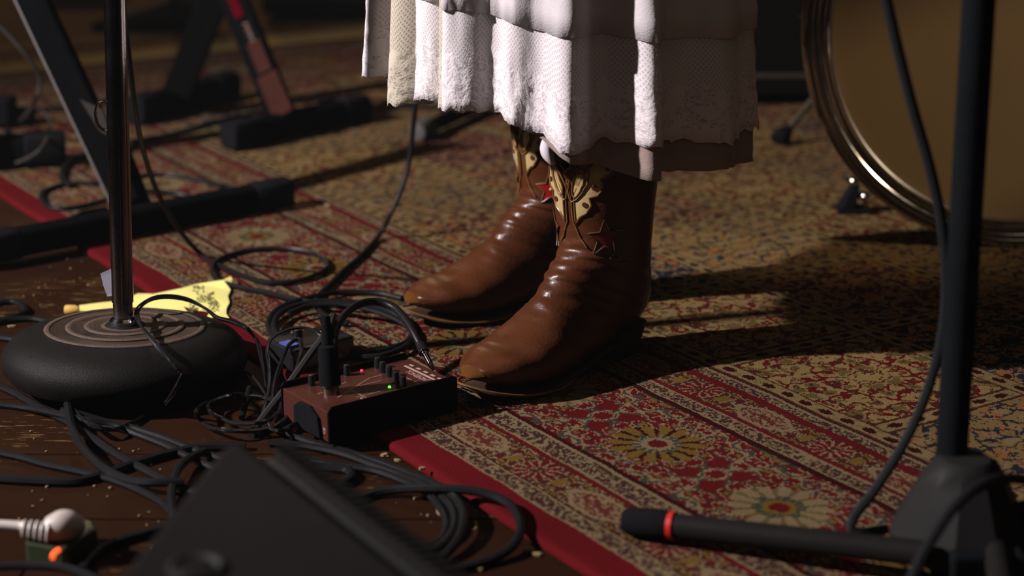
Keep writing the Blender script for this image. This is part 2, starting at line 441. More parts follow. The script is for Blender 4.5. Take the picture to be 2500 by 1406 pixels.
def cr(arr, s):
    n = len(arr) - 1; i = min(int(s), n - 1); t = s - i
    g = lambda k: np.array(arr[max(0, min(n, k))], float)
    a, b_, c, d = g(i - 1), g(i), g(i + 1), g(i + 2)
    return 0.5 * ((2 * b_) + (c - a) * t + (2 * a - 5 * b_ + 4 * c - d) * t * t + (3 * b_ - a - 3 * c + d) * t ** 3)
RF = [(a[0], a[1], b[0], b[1], w_) for a, b, w_ in RINGS]
def boot_pt(s, ph):
    fx, fz, bx, bz, wd = cr(RF, s)
    k = (1 + math.cos(ph)) / 2
    if s > 9: k = (1 + math.copysign(abs(math.cos(ph)) ** (0.85 if math.cos(ph) > 0 else 0.7), math.cos(ph))) / 2
    x = bx + (fx - bx) * k; z = bz + (fz - bz) * k
    sn = math.sin(ph); e = 0.92 if s < 9 else 0.80
    y = wd * math.copysign(abs(sn) ** e, sn)
    if s < 2.0:                                    # dipped front, back and raised sides of the boot top
        a = abs(math.atan2(math.sin(ph), math.cos(ph)))
        dip = 0.060 * max(0, 1 - a / .62) + 0.040 * max(0, 1 - (PI - a) / .5) - 0.012 * math.exp(-((a - PI / 2) / .4) ** 2)
        z -= dip * (1 - s / 2.0)
    # creases over the ankle and instep
    fr_ = max(0, math.cos(ph)) ** 0.7
    cw = 0.0
    if 2.9 < s < 10.5:
        env = math.sin(PI * (s - 2.9) / 7.6)
        cw = 0.0011 * env * math.sin(s * 7.3 + 1.4 * math.sin(ph * 1.6) + noise.noise(Vector((s * .8, ph, 2))) * 2.5) * (0.35 + 0.65 * fr_)
    if 11.0 < s < 13.2 and fr_ > .2: cw += 0.0007 * math.sin(s * 26) * fr_
    cw += 0.0012 * noise.noise(Vector((s * 1.1, ph * 1.5, 5)))
    n_ = Vector((math.cos(ph) * .8, math.sin(ph), .35 if s > 6 else 0)).normalized()
    return Vector((x, y, z)) + n_ * cw
def boot_n(s, ph):
    e = 1e-3; p = boot_pt(s, ph)
    n_ = (boot_pt(s + e, ph) - p).cross(boot_pt(s, ph + e) - p)
    if n_.length < 1e-12: return Vector((1, 0, 0))
    n_.normalize()
    c = Vector((boot_pt(s, 0) + boot_pt(s, PI)) / 2)
    return n_ if n_.dot(p - c) > 0 else -n_
def s_of_z(z, ph):
    best = 0; bd = 9
    for i in range(0, 251):
        s = i * .02; d = abs(boot_pt(s, ph).z - z)
        if d < bd: bd = d; best = s
    return best
def patch(mb, poly, off=0.0011, step=0.004, zmode=True):
    """poly in (degrees, z) on the shaft -> a thin raised leather piece following the surface"""
    P = [Vector((math.radians(a) * .055, z)) for a, z in poly]
    edge = []
    for i in range(len(P)):
        a, b_ = P[i], P[(i + 1) % len(P)]; n = max(1, int((b_ - a).length / step))
        edge += [a + (b_ - a) * (k / n) for k in range(n)]
    ne = len(edge); pts = list(edge)
    x0, x1 = min(p.x for p in P), max(p.x for p in P); y0, y1 = min(p.y for p in P), max(p.y for p in P)
    def inside(q):
        c = False; j = len(P) - 1
        for i in range(len(P)):
            if (P[i].y > q.y) != (P[j].y > q.y) and q.x < (P[j].x - P[i].x) * (q.y - P[i].y) / (P[j].y - P[i].y) + P[i].x: c = not c
            j = i
        return c
    gx = x0 + step / 2
    while gx < x1:
        gy = y0 + step / 2
        while gy < y1:
            q = Vector((gx, gy))
            if inside(q) and min((q - e).length for e in edge) > step * .45: pts.append(q)
            gy += step
        gx += step
    V, E_, Fc, _, _, _ = delaunay_2d_cdt(pts, [(i, (i + 1) % ne) for i in range(ne)], [], 0, 1e-6)
    Fc = [f for f in Fc if inside(sum((V[i] for i in f), Vector((0, 0))) / len(f))]
    out = []
    for q in V:
        ph = q.x / .055; s = s_of_z(q.y, ph); out.append(boot_pt(s, ph) + boot_n(s, ph) * off)
    mb.add(out, Fc)
def pathline(mb, poly, r=0.0011, off=0.0012, closed=True):
    pts = []
    m_ = len(poly)
    for i in range(m_ if closed else m_ - 1):
        a, b_ = poly[i], poly[(i + 1) % m_]
        L = math.hypot((b_[0] - a[0]) * .00096, b_[1] - a[1]); n = max(1, int(L / .004))
        for k in range(n):
            t = k / n; ph = math.radians(a[0] + (b_[0] - a[0]) * t); z = a[1] + (b_[1] - a[1]) * t
            s = s_of_z(z, ph); pts.append(boot_pt(s, ph) + boot_n(s, ph) * off)
    if not closed:
        ph = math.radians(poly[-1][0]); s = s_of_z(poly[-1][1], ph); pts.append(boot_pt(s, ph) + boot_n(s, ph) * off)
    mb.tube(pts, r, 6, closed=closed)
def ell(a0, z0, ra, rz, tilt=0, n=12):
    o = []
    for i in range(n):
        t = 2 * PI * i / n; c = abs(math.sin(t)); x = ra * math.copysign(abs(math.cos(t)) ** 1.3, math.cos(t)); y_ = rz * math.sin(t)
        xx = x + tilt * y_ / .01 ; o.append((a0 + xx, z0 + y_))
    return o
def star(a0, z0, R, rot=90):
    return [(a0 + (R if i % 2 == 0 else R * .46) * math.cos(math.radians(rot + i * 36)) / .00096, z0 + (R if i % 2 == 0 else R * .46) * math.sin(math.radians(rot + i * 36))) for i in range(10)]
def mirror(p): return [(-a, z) for a, z in p]
def make_boot(parent, loc, heading, bright_star):
    b = MB(); NS, NP = 150, 56
    for i in range(NS + 1):
        s = 17.0 * i / NS
        for k in range(NP): b.v.append(tuple(boot_pt(s, 2 * PI * k / NP)))
    for i in range(NS):
        for k in range(NP): b.f.append((i * NP + k, i * NP + (k + 1) % NP, (i + 1) * NP + (k + 1) % NP, (i + 1) * NP + k))
    b.f.append(tuple(NS * NP + k for k in range(NP)))
    # inner lining wall
    n0 = len(b.v)
    for i in range(0, 26):
        s = 17.0 * i / NS
        for k in range(NP):
            ph = 2 * PI * k / NP; p = boot_pt(s, ph); c = Vector((-.002, 0, p.z)); q = p + (c - p).normalized() * .0028; b.v.append(tuple(q))
    for i in range(25):
        for k in range(NP): b.f.append((n0 + i * NP + k, n0 + (i + 1) * NP + k, n0 + (i + 1) * NP + (k + 1) % NP, n0 + i * NP + (k + 1) % NP))
    for k in range(NP): b.f.append((k, n0 + k, n0 + (k + 1) % NP, (k + 1) % NP))
    upper = b.build('cowboy_boot', LEATHER, parent, loc=loc, angle=None)
    upper.rotation_euler = (0, 0, heading)
    tag(upper, 'brown leather cowboy boot with cream inlays and %s star' % ('a bright red' if bright_star else 'a shade-darkened red'))
    # sole with welt: outline follows the foot
    so = MB(); prof = []
    xs = [-.050, -.040, -.02, .01, .04, .065, .09, .115, .14, .16, .178, .192, .203, .211]
    ws = [.010, .026, .033, .033, .034, .037, .042, .048, .0475, .0435, .036, .0265, .0165, .004]
    zs = [.036, .034, .030, .022, .0135, .009, .0055, .0045, .0055, .0075, .0105, .014, .0175, .021]
    for x, w_, z in zip(xs, ws, zs):
        so.v += [(x, -w_, z), (x, w_, z), (x, w_, z - .0052), (x, -w_, z - .0052)]
    n = len(xs)
    for i in range(n - 1):
        a = i * 4; c = a + 4
        so.f += [(a, a + 1, c + 1, c), (a + 2, a + 3, c + 3, c + 2), (a + 1, a + 2, c + 2, c + 1), (a + 3, a, c, c + 3)]
    so.f += [(3, 2, 1, 0), (n * 4 - 4, n * 4 - 3, n * 4 - 2, n * 4 - 1)]
    so.build('sole', SOLEM, upper, sub=1, angle=50)
    st = MB()                                    # pale stitched welt around the toe
    pl = [(x, w_ + .0006, z + .0008) for x, w_, z in zip(xs[6:], ws[6:], zs[6:])]
    st.tube(spline(pl + [(x, -y_, z) for x, y_, z in reversed(pl)], .006), .0012, 6)
    st.build('welt', PIPE, upper)
    hl = MB(); heel = [(-.052, -.016), (-.048, -.025), (-.034, -.031), (.006, -.033), (.008, .033), (-.034, .031), (-.048, .025), (-.052, .016)]
    n = len(heel)
    for z, k, sh in ((.033, 1.0, 0), (.022, .93, .002), (.010, .87, .004), (.000, .84, .005)):
        hl.v += [(-.030 + (x + .030) * k + sh, y_ * k, z) for x, y_ in heel]
    for j in range(3):
        for i in range(n): hl.f.append((j * n + i, j * n + (i + 1) % n, (j + 1) * n + (i + 1) % n, (j + 1) * n + i))
    hl.f += [tuple(range(n)), tuple(reversed(range(3 * n, 4 * n)))]
    hl.build('heel', HEELM, upper)
    # scuffed toe tip: a thin shell over the last rings
    tt = MB(); A = []
    for i in range(9):
        s = 15.05 + i * .23
        for k in range(15):
            ph = -1.15 + 2.3 * k / 14; s2 = s + .35 * abs(ph) ; s2 = min(s2, 16.95); A.append(boot_pt(s2, ph) + boot_n(s2, ph) * .0006)
    for i in range(8):
        for k in range(14): tt.f.append((i * 15 + k, i * 15 + k + 1, (i + 1) * 15 + k + 1, (i + 1) * 15 + k))
    tt.v = [tuple(p) for p in A]
    tag(tt.build('toe_scuff', TOEL, upper, angle=None), 'worn orange-tan toe tip')
    # inlays
    panel = [(7, .158), (13, .167), (21, .172), (27, .181), (25, .189), (34, .192), (41, .201), (38, .209), (48, .214), (57, .224), (54, .232), (64, .240), (66, .252), (40, .252), (30, .245), (33, .231), (25, .222), (17, .209), (12, .200), (7, .190)]
    cr_ = MB(); pp = MB()
    for P_ in (panel, mirror(panel)):
        cr_ = MB(); patch(cr_, P_); pathline(pp, P_, .0012); cr_.build('cream_inlay', CREAML, upper, angle=None)
    loops = [ell(13, .204, 6, .016, 3), ell(25, .234, 6, .015, 4)]
    lp = MB()
    for L in loops:
        for P_ in (L, mirror(L)):
            lp = MB(); patch(lp, P_, .0022); pathline(pp, P_, .0011, .0026); lp.build('almond_inlay', CREAML, upper, angle=None)
            big = [(np.mean([a for a, z in P_]) + (a - np.mean([q for q, z in P_])) * 1.7, np.mean([z for a, z in P_]) + (z - np.mean([z for a, z in P_])) * 1.35) for a, z in P_]
            pathline(pp, big, .0011, .0020)
    for sg in (1, -1):
        pathline(pp, [(0, .2135), (sg * 9, .228), (sg * 18, .243), (sg * 26, .258), (sg * 33, .268)], .0013, .0012, closed=False)
        pathline(pp, [(0, .205), (sg * 3, .185), (sg * 4, .160), (sg * 12, .143), (sg * 22, .134)], .0010, .0010, closed=False)
        pathline(pp, [(sg * 58, .132), (sg * 66, .120), (sg * 68, .105), (sg * 60, .094), (sg * 54, .105), (sg * 53, .120)], .0010, .0010)
    pp.build('piping', PIPE, upper)
    dt = MB()
    for a, z in ((20, .181), (31, .200), (45, .221), (57, .240)):
        for sg in (1, -1): dt = MB(); patch(dt, ell(sg * a, z, 3.2, .0032, 0, 10), .0019, .0015); dt.build('inlay_dot', DOTM, upper, angle=None)
    for sg in (1, -1):
        sp = star(sg * 43, .145, .0205, 90 + sg * 4)
        q = MB(); patch(q, sp, .0014); q.build('star_inlay', REDL if bright_star else SHADED_REDL, upper, angle=None)
        q = MB(); pathline(q, sp, .0009, .0016); q.build('star_piping', PIPE if bright_star else SHADED_PIPE, upper)
        if bright_star:
            ph = math.radians(sg * 43); s_ = s_of_z(.145, ph); c = boot_pt(s_, ph) + boot_n(s_, ph) * .0018
            MB().lathe([(0, -.0018), (.0016, -.0012), (.0021, 0), (.0016, .0012), (0, .0018)], Matrix.Translation(c), 12).build('stud', CREAML, upper)
    return upper

person = empty('person', (0.05, 1.98, 0), 0, 'person in a white lace-hemmed dress and brown cowboy boots, standing on the rug', 'person')
PI_ = Matrix.Translation((-0.05, -1.98, 0))
B1 = Vector((0.096, 1.868, RH)); B2 = Vector((0.057, 2.075, RH))
H1 = math.atan2(-.73, -.68); H2 = math.atan2(-.53, -.85)
make_boot(person, B1 - person.location, H1, False)
make_boot(person, B2 - person.location, H2, True)

# body inside the dress: legs to hips, one continuous skin surface
def body():
    me = bpy.data.meshes.new('body'); C0 = Vector((0.05, 1.98, 0))
    lf = Vector((.66, -.75, 0)); fw = Vector((-.75, -.66, 0))
    hip = C0 + Vector((0, 0, .84)) - C0
    vs = [Vector((0, 0, .86)), Vector((0, 0, 1.0)), Vector((0, 0, 1.14))]
    rs = [.125, .10, .115]; es = [(0, 1), (1, 2)]
    for B, sg in ((B1, 1), (B2, -1)):
        an = Vector((B.x, B.y, 0)) - C0
        hp = lf * (.085 * sg) + Vector((0, 0, .80)); kn = (hp + an) * .5 + fw * .035; kn.z = .45
        cf = an + Vector((0, 0, .29)) - fw * .005; ak = an + Vector((0, 0, .13)); ak2 = ak.copy(); ak2.z = .09
        i0 = len(vs); vs += [hp, (hp + kn) / 2, kn, (kn + cf) / 2 - fw * .012, cf, ak, ak2]; rs += [.085, .072, .052, .053, .044, .030, .026]
        es += [(0, i0)] + [(i0 + j, i0 + j + 1) for j in range(6)]
    me.from_pydata([tuple(v) for v in vs], es, []); o = bpy.data.objects.new('body', me); COL.objects.link(o); o.parent = person
    sk = o.modifiers.new('skin', 'SKIN'); sk.use_smooth_shade = True
    for i, r_ in enumerate(rs): me.skin_vertices[0].data[i].radius = (r_, r_)
    me.skin_vertices[0].data[0].use_root = True
    o.modifiers.new('s', 'SUBSURF').levels = 2; me.materials.append(SKIN)
    dg = bpy.context.evaluated_depsgraph_get(); ev = o.evaluated_get(dg)
    m2 = bpy.data.meshes.new_from_object(ev); o.modifiers.clear(); o.data = m2
    if not m2.materials: m2.materials.append(SKIN)
    for p in m2.polygons: p.use_smooth = True
    return o
body()

# ------------------------------------------------------------------ the dress: tiers of white cotton, net and lace
def cloth(name, lace=False, base=(.74, .70, .68), sheer=0.0, trans=.25):
    m = bpy.data.materials.new(name); T = NT(m)
    out = T.node('ShaderNodeOutputMaterial'); b = T.node('ShaderNodeBsdfPrincipled')
    uv = T.node('ShaderNodeUVMap'); uv.uv_map = 'uv'; sx = T.node('ShaderNodeSeparateXYZ'); T.l.new(uv.outputs[0], sx.inputs[0])
    X = S(T, sx.outputs[0]); Yh = S(T, sx.outputs[1])          # X metres round, Y height above this tier's hem
    weave = T.noise(T.comb(X, Yh, 1), 600, 2); blot = T.noise(T.comb(X, Yh, 2), 18, 3)
    b.inputs['Roughness'].default_value = .85; b.inputs['Specular IOR Level'].default_value = .15; b.inputs['Sheen Weight'].default_value = .15
    T.put(b.inputs['Base Color'], T.mix(blot, tuple(x * .92 for x in base), base))
    tr = T.node('ShaderNodeBsdfTranslucent'); T.put(tr.inputs[0], T.mix(blot, (*[x * .9 for x in base], 1), (*base, 1)))
    mx = T.node('ShaderNodeMixShader'); mx.inputs[0].default_value = trans; T.l.new(b.outputs[0], mx.inputs[1]); T.l.new(tr.outputs[0], mx.inputs[2])
    h = weave; last = mx
    if lace:
        a = 0.0034
        p = (X + Yh * .6) / a; q = (X - Yh * .6) / a
        net = ((p.fr() - .5).abs().gt(.30)).mx((q.fr() - .5).abs().gt(.30))       # diamond mesh threads
        l1 = T.noise(T.comb(X, Yh * 1.0, 4), 110, 3, .6); l2 = T.noise(T.comb(X, Yh, 8), 55, 1)
        floral = ((l1 - .5).abs().lt(.055)).mx(l2.gt(.53)).mx((T.noise(T.comb(X, Yh, 3), 240, 1) - .5).abs().lt(.05))
        lz = (l2 * .030 + .040)
        inl = Yh.lt(lz)
        mask = (inl * floral) + (1 - inl) * net
        mask = mask.mx(Yh.lt(.0022))
        al = mask * (1 - sheer) + sheer
        tp = T.node('ShaderNodeBsdfTransparent'); ms = T.node('ShaderNodeMixShader')
        T.put(ms.inputs[0], al); T.l.new(tp.outputs[0], ms.inputs[1]); T.l.new(mx.outputs[0], ms.inputs[2]); last = ms
        h = inl * (l1 * 1.5 + mask * .8) + weave * .3
    bp = T.node('ShaderNodeBump'); bp.inputs['Strength'].default_value = .8 if lace else .25; bp.inputs['Distance'].default_value = .0015
    T.put(bp.inputs['Height'], h); T.l.new(bp.outputs[0], b.inputs['Normal'])
    T.l.new(last.outputs[0], out.inputs[0])
    return m
SC = Vector((0.050, 1.980, 0))
def interp(tab, x):
    if x <= tab[0][0]: return tab[0][1]
    for (a, b_), (c, d) in zip(tab, tab[1:]):
        if x <= c: return b_ + (d - b_) * (x - a) / (c - a)
    return tab[-1][1]
def skirt(name, m, rx, ry, ztop, rtop, hem_tab, folds, seed, jag=0.0, bumps=(), flare=1.0, parent=None, th_lim=None, thick=0.0006, nj=30):
    """hem_tab: height of the hem round the skirt, keyed by angle in degrees (0 = towards the camera, -90 = camera left)"""
    N = 420; mb = MB(); uvs = []
    a0, a1 = (th_lim if th_lim else (-180, 180)); closed = th_lim is None
    cols = N if closed else max(8, int(N * (a1 - a0) / 360))
    for i in range(cols + (0 if closed else 1)):
        d = a0 + (a1 - a0) * i / cols; th = math.radians(d)
        zh = interp(hem_tab, d)
        if jag: zh += jag * (abs(math.sin(th * 31 + 2 * math.sin(th * 7 + seed))) * .6 + .5 * noise.noise(Vector((th * 40, seed, 0))) + .35 * noise.noise(Vector((th * 110, seed, 3))))
        for j in range(nj + 1):
            t = j / nj; z = ztop + (zh - ztop) * t
            drop = (1.02 - z) / .78
            g = 0.0
            for (fq, am, phs) in folds:
                g += am * math.sin(fq * th + phs + .5 * math.sin(th * 2.3 + z * 5))
            nn = noise.noise(Vector((math.sin(th) * 2.2, math.cos(th) * 2.2, seed + z * 1.2)))
            g += nn * .035
            for (bd, bw, ba) in bumps: g += ba * math.exp(-((d - bd) / bw) ** 2)
            k = min(1, max(0, drop)) ** 1.1
            r_ = rtop + (1 - rtop) * min(1.1, drop) ** .75
            sharp = math.copysign(abs(g) ** .85, g)
            fx = rx * r_ * (1 + sharp * k * 1.0 * flare); fy = ry * r_ * (1 + sharp * k * flare)
            p = SC + Vector((math.sin(th) * fx, -math.cos(th) * fy, z))
            if jag: p += Vector((math.sin(th), -math.cos(th), 0)) * (.0035 * noise.noise(Vector((th * 24, z * 60, seed))) * max(0, t - .5) * 2)
            mb.v.append(tuple(p - person.location)); uvs.append((th * .21, z - zh))
    nc = cols if closed else cols + 1
    for i in range(cols):
        i2 = (i + 1) % nc
        for j in range(nj): mb.f.append((i * (nj + 1) + j, i2 * (nj + 1) + j, i2 * (nj + 1) + j + 1, i * (nj + 1) + j + 1))
    o = mb.build(name, m, parent or person, angle=None)
    me = o.data; L = me.uv_layers.new(name='uv'); idx = np.zeros(len(me.loops), int); me.loops.foreach_get('vertex_index', idx)
    arr = np.array(uvs)[idx].astype(np.float32)
    # seam wrap
    L.data.foreach_set('uv', arr.ravel())
    if thick:
        so_ = o.modifiers.new('cloth', 'SOLIDIFY'); so_.thickness = thick; so_.offset = 0
    return o
FD = [(9, .030, .4), (14, .024, 1.9), (23, .014, .7), (5, .025, 2.2)]
BM = [(23, 5.5, .20), (12, 5, -.04), (2, 5, .06), (-34, 3, .05), (-41, 4, -.04), (-14, 5, .03), (-66, 4, -.03), (60, 6, .04), (-2, 6, -.03)]
COT = cloth('white_cotton', base=(.72, .68, .70)); COT2 = cloth('cream_underskirt', base=(.66, .60, .54), trans=.12)
SLIPM = cloth('taupe_slip', base=(.33, .25, .22), trans=.15); NET = cloth('lace_net', lace=True, base=(.76, .71, .73), sheer=.64, trans=.12)
NET2 = cloth('lace_net_under', lace=True, base=(.60, .55, .44), sheer=.45)
def zh(px, py, d):
    """hem height for an image height at skirt angle d (world geometry of this skirt)"""
    return onY(px, py, SC.y - .2 * math.cos(math.radians(d))).z
def table(rows):  # rows: (angle, px, py)
    t = [(d, zh(px, py, d)) for d, px, py in rows]
    return [(-180, t[0][1])] + t + [(180, t[0][1])]
hem_lace = table([(-92, 900, 188), (-68, 905, 192), (-65, 925, 245), (-52, 1010, 252), (-40, 1068, 255), (-38, 1072, 262), (-30, 1130, 268), (-18, 1230, 280), (-14, 1240, 305), (-5, 1300, 330), (0, 1350, 360), (6, 1400, 368), (14, 1460, 345), (24, 1530, 340), (31, 1570, 348), (33, 1590, 352), (40, 1640, 348), (52, 1710, 345), (70, 1780, 325), (90, 1838, 308)])
hem_mid = table([(-92, 890, 130), (-70, 910, 150), (-62, 950, 165), (-46, 1040, 160), (-40, 1060, 120), (-30, 1130, 200), (-10, 1280, 240), (10, 1420, 300), (35, 1600, 310), (90, 1800, 260)])
hem_top = table([(-92, 890, -40), (-60, 950, -20), (-40, 1090, 15), (-28, 1150, 22), (-22, 1200, 35), (-14, 1250, 55), (-3, 1320, 80), (8, 1400, 85), (20, 1500, 88), (30, 1570, 100), (45, 1650, 92), (90, 1800, 60)])
hem_slip = table([(-92, 900, 170), (-60, 940, 175), (-50, 1040, 245), (-20, 1230, 275), (-6, 1300, 335), (2, 1350, 385), (12, 1440, 412), (24, 1530, 420), (38, 1600, 425), (42, 1640, 418), (50, 1690, 405), (70, 1770, 405), (84, 1815, 385), (90, 1830, 370)])
skirt('skirt', COT2, .194, .198, 1.02, .72, [(d, z + .004) for d, z in hem_mid], FD, 3.0, 0, nj=40, bumps=BM)
tag(skirt('lace_tier', NET, .205, .209, .60, .72, hem_lace, FD, 3.0, .006, bumps=BM), 'sheer white net tier with scalloped lace hem')
tag(skirt('cotton_tier', COT, .208, .212, 1.0, .72, hem_top, FD, 3.0, .001, bumps=BM), 'opaque white cotton tier with pleats')
tag(skirt('slip', SLIPM, .199, .203, .60, .72, hem_slip, FD, 3.0, .001, bumps=BM), 'thin taupe slip hanging below the lace')
# olive-toned gathered lace under the left side
tag(skirt('under_lace', NET2, .195, .200, .45, .72, [(d, z - .004) for d, z in hem_lace], [(11, .04, 1.0), (17, .03, 0)], 8.0, .006, th_lim=(-85, -5)), 'cream gathered lace underlayer')
# pale pull strap at the top of the front boot
ps = MB(); pm = spline([onY(1338, 318, 1.815), onY(1337, 345, 1.808), onY(1336, 372, 1.800), onY(1345, 392, 1.797), onY(1352, 402, 1.797)], .003)
ps.tube([p - person.location for p in pm], lambda t: .0062 + .0045 * math.sin(PI * min(1, t * 1.25)) - .004 * max(0, t - .8) * 5, 14, flat=(1.0, .75))
tag(ps.build('sock_cuff', mat('white_sock', (.50, .46, .48), .8), person), 'white cloth fold showing above the boot')

# ------------------------------------------------------------------ round-base microphone stand
BC = Vector((-0.407, 1.812, 0))
t = empty('microphone_stand', BC, 0, 'chrome microphone stand with a heavy round cast-iron base', 'stand')
prof = [(0.108, -0.0002), (.118, .002), (.1255, .010), (.1275, .018), (.1245, .026), (.116, .034), (.102, .040), (.088, .0425), (.0845, .0428), (.0825, .0440), (.0775, .0442), (.0755, .0430), (.0625, .0435), (.0605, .0450), (.0560, .0452), (.0545, .0436), (.0435, .0440), (.0415, .0456), (.0370, .0458), (.0355, .0442), (.022, .0450), (.018, .0475), (.0, .0475)]
DUST = mat('dusty_brown_ring', (.055, .033, .020), .7, 0, .5, 70, .3, 400)
prof = [(a, b * 1.2) for a, b in prof]
base_ = MB().lathe(prof, n=96).build('round_base', IRON, t, angle=30)
_d = (onY(280, 0, 1.836) - Vector((BC.x, BC.y, .045))).normalized(); base_.rotation_mode = 'QUATERNION'; base_.rotation_quaternion = Vector((0, 0, 1)).rotation_difference(_d); base_.location = (0, 0, .0048)
for r_, z in ((.080, .0530), (.0583, .0542), (.0392, .0549)):
    q = MB().lathe([(r_ - .0032, z - .0006), (r_ - .002, z + .0004), (r_ + .002, z + .0004), (r_ + .0032, z - .0006)], n=96)
    q.build('worn_ring', DUST, base_)
q = MB().lathe([(.034, .0532), (.0005, .0573), (.0, .0573)], n=48); q.build('worn_centre', DUST, base_)
pb = Vector((BC.x, BC.y, .0585)); ptop = onY(280, 0, 1.836); d = (ptop - pb).normalized(); pend = pb + d * 0.98
M = frame(pb - BC, pend - BC)
MB().lathe([(.0102, 0), (.0102, .026), (.0112, .027), (.0112, .30), (.0112, .62), (.0135, .622), (.0145, .66), (.0105, .70)], M, 40).build('pole', CHROMED, t, angle=30)
MB().lathe([(.0078, .69), (.0078, .98)], M, 32).build('inner_pole', CHROME, t)
MB().lathe([(.0145, .0), (.0145, .007), (.0118, .010)], M, 32).build('collar', CHROMED, t)
h = onY(252, 280, 1.828) - BC
lp = spline([h + Vector(a) for a in ((.006, 0, .012), (-.002, -.003, .014), (-.0065, -.004, .004), (-.0055, -.004, -.009), (.001, -.002, -.016), (.006, 0, -.013))], .002)
MB().tube(lp, .0016, 8).build('clip', CHROME, t)
# torn strips of tape on the pole
tp = MB(); c = [onY(*p) - BC for p in ((245, 668, 1.820), (280, 652, 1.812), (288, 720, 1.810), (262, 724, 1.815), (252, 696, 1.820))]
tp.v = [tuple(p) for p in c] + [tuple(p + Vector((0, .0004, 0))) for p in c]; n = 5
tp.f = [(0, 1, 2, 3, 4), (9, 8, 7, 6, 5)] + [(i, (i + 1) % 5, (i + 1) % 5 + 5, i + 5) for i in range(5)]
tag(tp.build('tape_strip', mat('grey_tape', (.15, .15, .18), .35, 0, .2, 60), t, smooth=False), 'torn silver-grey tape')

# ------------------------------------------------------------------ torn yellow set list, earplug
yp = [(195, 762), (193, 745), (240, 739), (300, 733), (337, 716), (375, 717), (405, 713), (440, 704), (480, 693), (520, 688), (545, 683), (563, 674), (568, 682), (561, 695), (563, 708), (556, 722), (560, 738), (553, 752), (552, 765), (561, 779), (520, 774), (480, 790), (420, 800), (300, 800), (230, 790)]
pv_ = []; 
for i, (a, b_) in enumerate(yp):
    lift = .0105 if a > 430 else .003
    if 10 <= i <= 12: lift = .016
    pv_.append(at(a, b_, lift))
yb = MB(); n = len(pv_); org = at(400, 750, 0)
yb.v = [tuple(p - org) for p in pv_] + [tuple(p - org - Vector((0, 0, .0005))) for p in pv_]
V2, _, F2, *_ = delaunay_2d_cdt([Vector((p.x, p.y)) for p in pv_], [(i, (i + 1) % n) for i in range(n)], [], 1, 1e-7)
yb.f = [tuple(f) for f in F2] + [tuple(i + n for i in reversed(f)) for f in F2] + [(i, (i + 1) % n, (i + 1) % n + n, i + n) for i in range(n)]
PAPER = mat('yellow_legal_paper', (.60, .56, .17), .75, 0, .10, 30, .1, 60)
ppo = yb.build('torn_paper', PAPER, smooth=False, loc=org)
tag(ppo, 'torn yellow paper with scribbled handwriting behind the round stand base', 'paper')
INK = mat('faded_ink', (.09, .09, .03), .8)
ink = MB(); random.seed(4)
for (cx, cy, w_, h_, rows) in ((484, 708, 26, 20, 2), (490, 728, 22, 18, 2), (512, 722, 22, 20, 2), (520, 745, 24, 24, 3), (470, 752, 12, 26, 3), (340, 731, 18, 8, 1), (500, 757, 18, 12, 1)):
    for rr in range(rows * 9):
        x = cx + random.uniform(-w_ / 2, w_ / 2); y_ = cy + random.uniform(-h_ / 2, h_ / 2) 
        p = [at(x, y_, .0112 if x > 430 else .0037), at(x + random.uniform(-4, 4), y_ + random.uniform(-4, 4), .0112 if x > 430 else .0037), at(x + random.uniform(-5, 5), y_ + random.uniform(-5, 5), .0112 if x > 430 else .0037)]
        ink.tube([q - org for q in p], .0004, 4)
tag(ink.build('handwriting', INK, ppo), kind='stuff')
MB().lathe([(0, 0), (.0055, 0.0005), (.0062, .003), (.0060, .012), (.0045, .016), (0, .0172)], Matrix.Rotation(PI / 2, 4, 'Y'), 20).build('foam_earplug', mat('yellow_orange_foam', (.50, .30, .07), .8), loc=at(158, 757, .0064))
tag(COL.objects['foam_earplug'], 'small yellow-orange foam plug lying behind the left of the round base', 'earplug')

# ------------------------------------------------------------------ preamp pedal (burgundy)
BURG = mat('burgundy_enamel', (.045, .013, .009), .5, 0, .15, 40, .05, 500, spec=.08)
BURGD = mat('dark_burgundy_plate', (.004, .0018, .002), .5, 0, .2, 40, .05, 500, spec=.05)
PRINT = mat('pale_print', (.34, .22, .19), .6, 0, .2, 200)
KNOB = mat('black_knob', (.008, .008, .009), .25, 0, .2, 60)
A = at(802, 1085, .009); B = at(1115, 1001, .009); ax = (B - A).normalized(); nr = Vector((-ax.y, ax.x, 0)); LN = (B - A).length
ped = empty('preamp_pedal', A, math.atan2(ax.y, ax.x), 'burgundy preamp pedal with knobs and lit red and green lamps, in front of the boots', 'pedal')
DP, HT = .087, .031
MB().box((LN / 2, DP / 2 + .001, HT / 2 + .0005), (LN - .003, DP - .004, HT)).build('housing', BURG, ped, smooth=False, bevel=.001)
def plate(y0, h, name):
    r_ = .006; pl = [(0, 0), (LN, 0)] + [(LN - r_ + r_ * math.cos(a), h - r_ + r_ * math.sin(a)) for a in np.linspace(0, PI / 2, 6)] + [(r_ - r_ * math.sin(a), h - r_ + r_ * math.cos(a)) for a in np.linspace(0, PI / 2, 6)]
    Mx = Matrix(((1, 0, 0, 0), (0, 0, 1, 0), (0, 1, 0, 0), (0, 0, 0, 1)))
    return MB().prism(pl, y0, y0 + .0018, Mx).build(name, BURGD, ped, smooth=False, bevel=.0004)
plate(-.0018, .0375, 'front_plate'); plate(DP - .002, .0375, 'back_plate')
TZ = HT + .0005
def pt(px, py): p = at(px, py, .009 + TZ) - A; return (p.dot(ax), p.dot(nr))
for px, py in ((718, 905), (945, 893), (937, 883), (965, 906), (985, 922), (848, 910), (758, 935)):
    pass
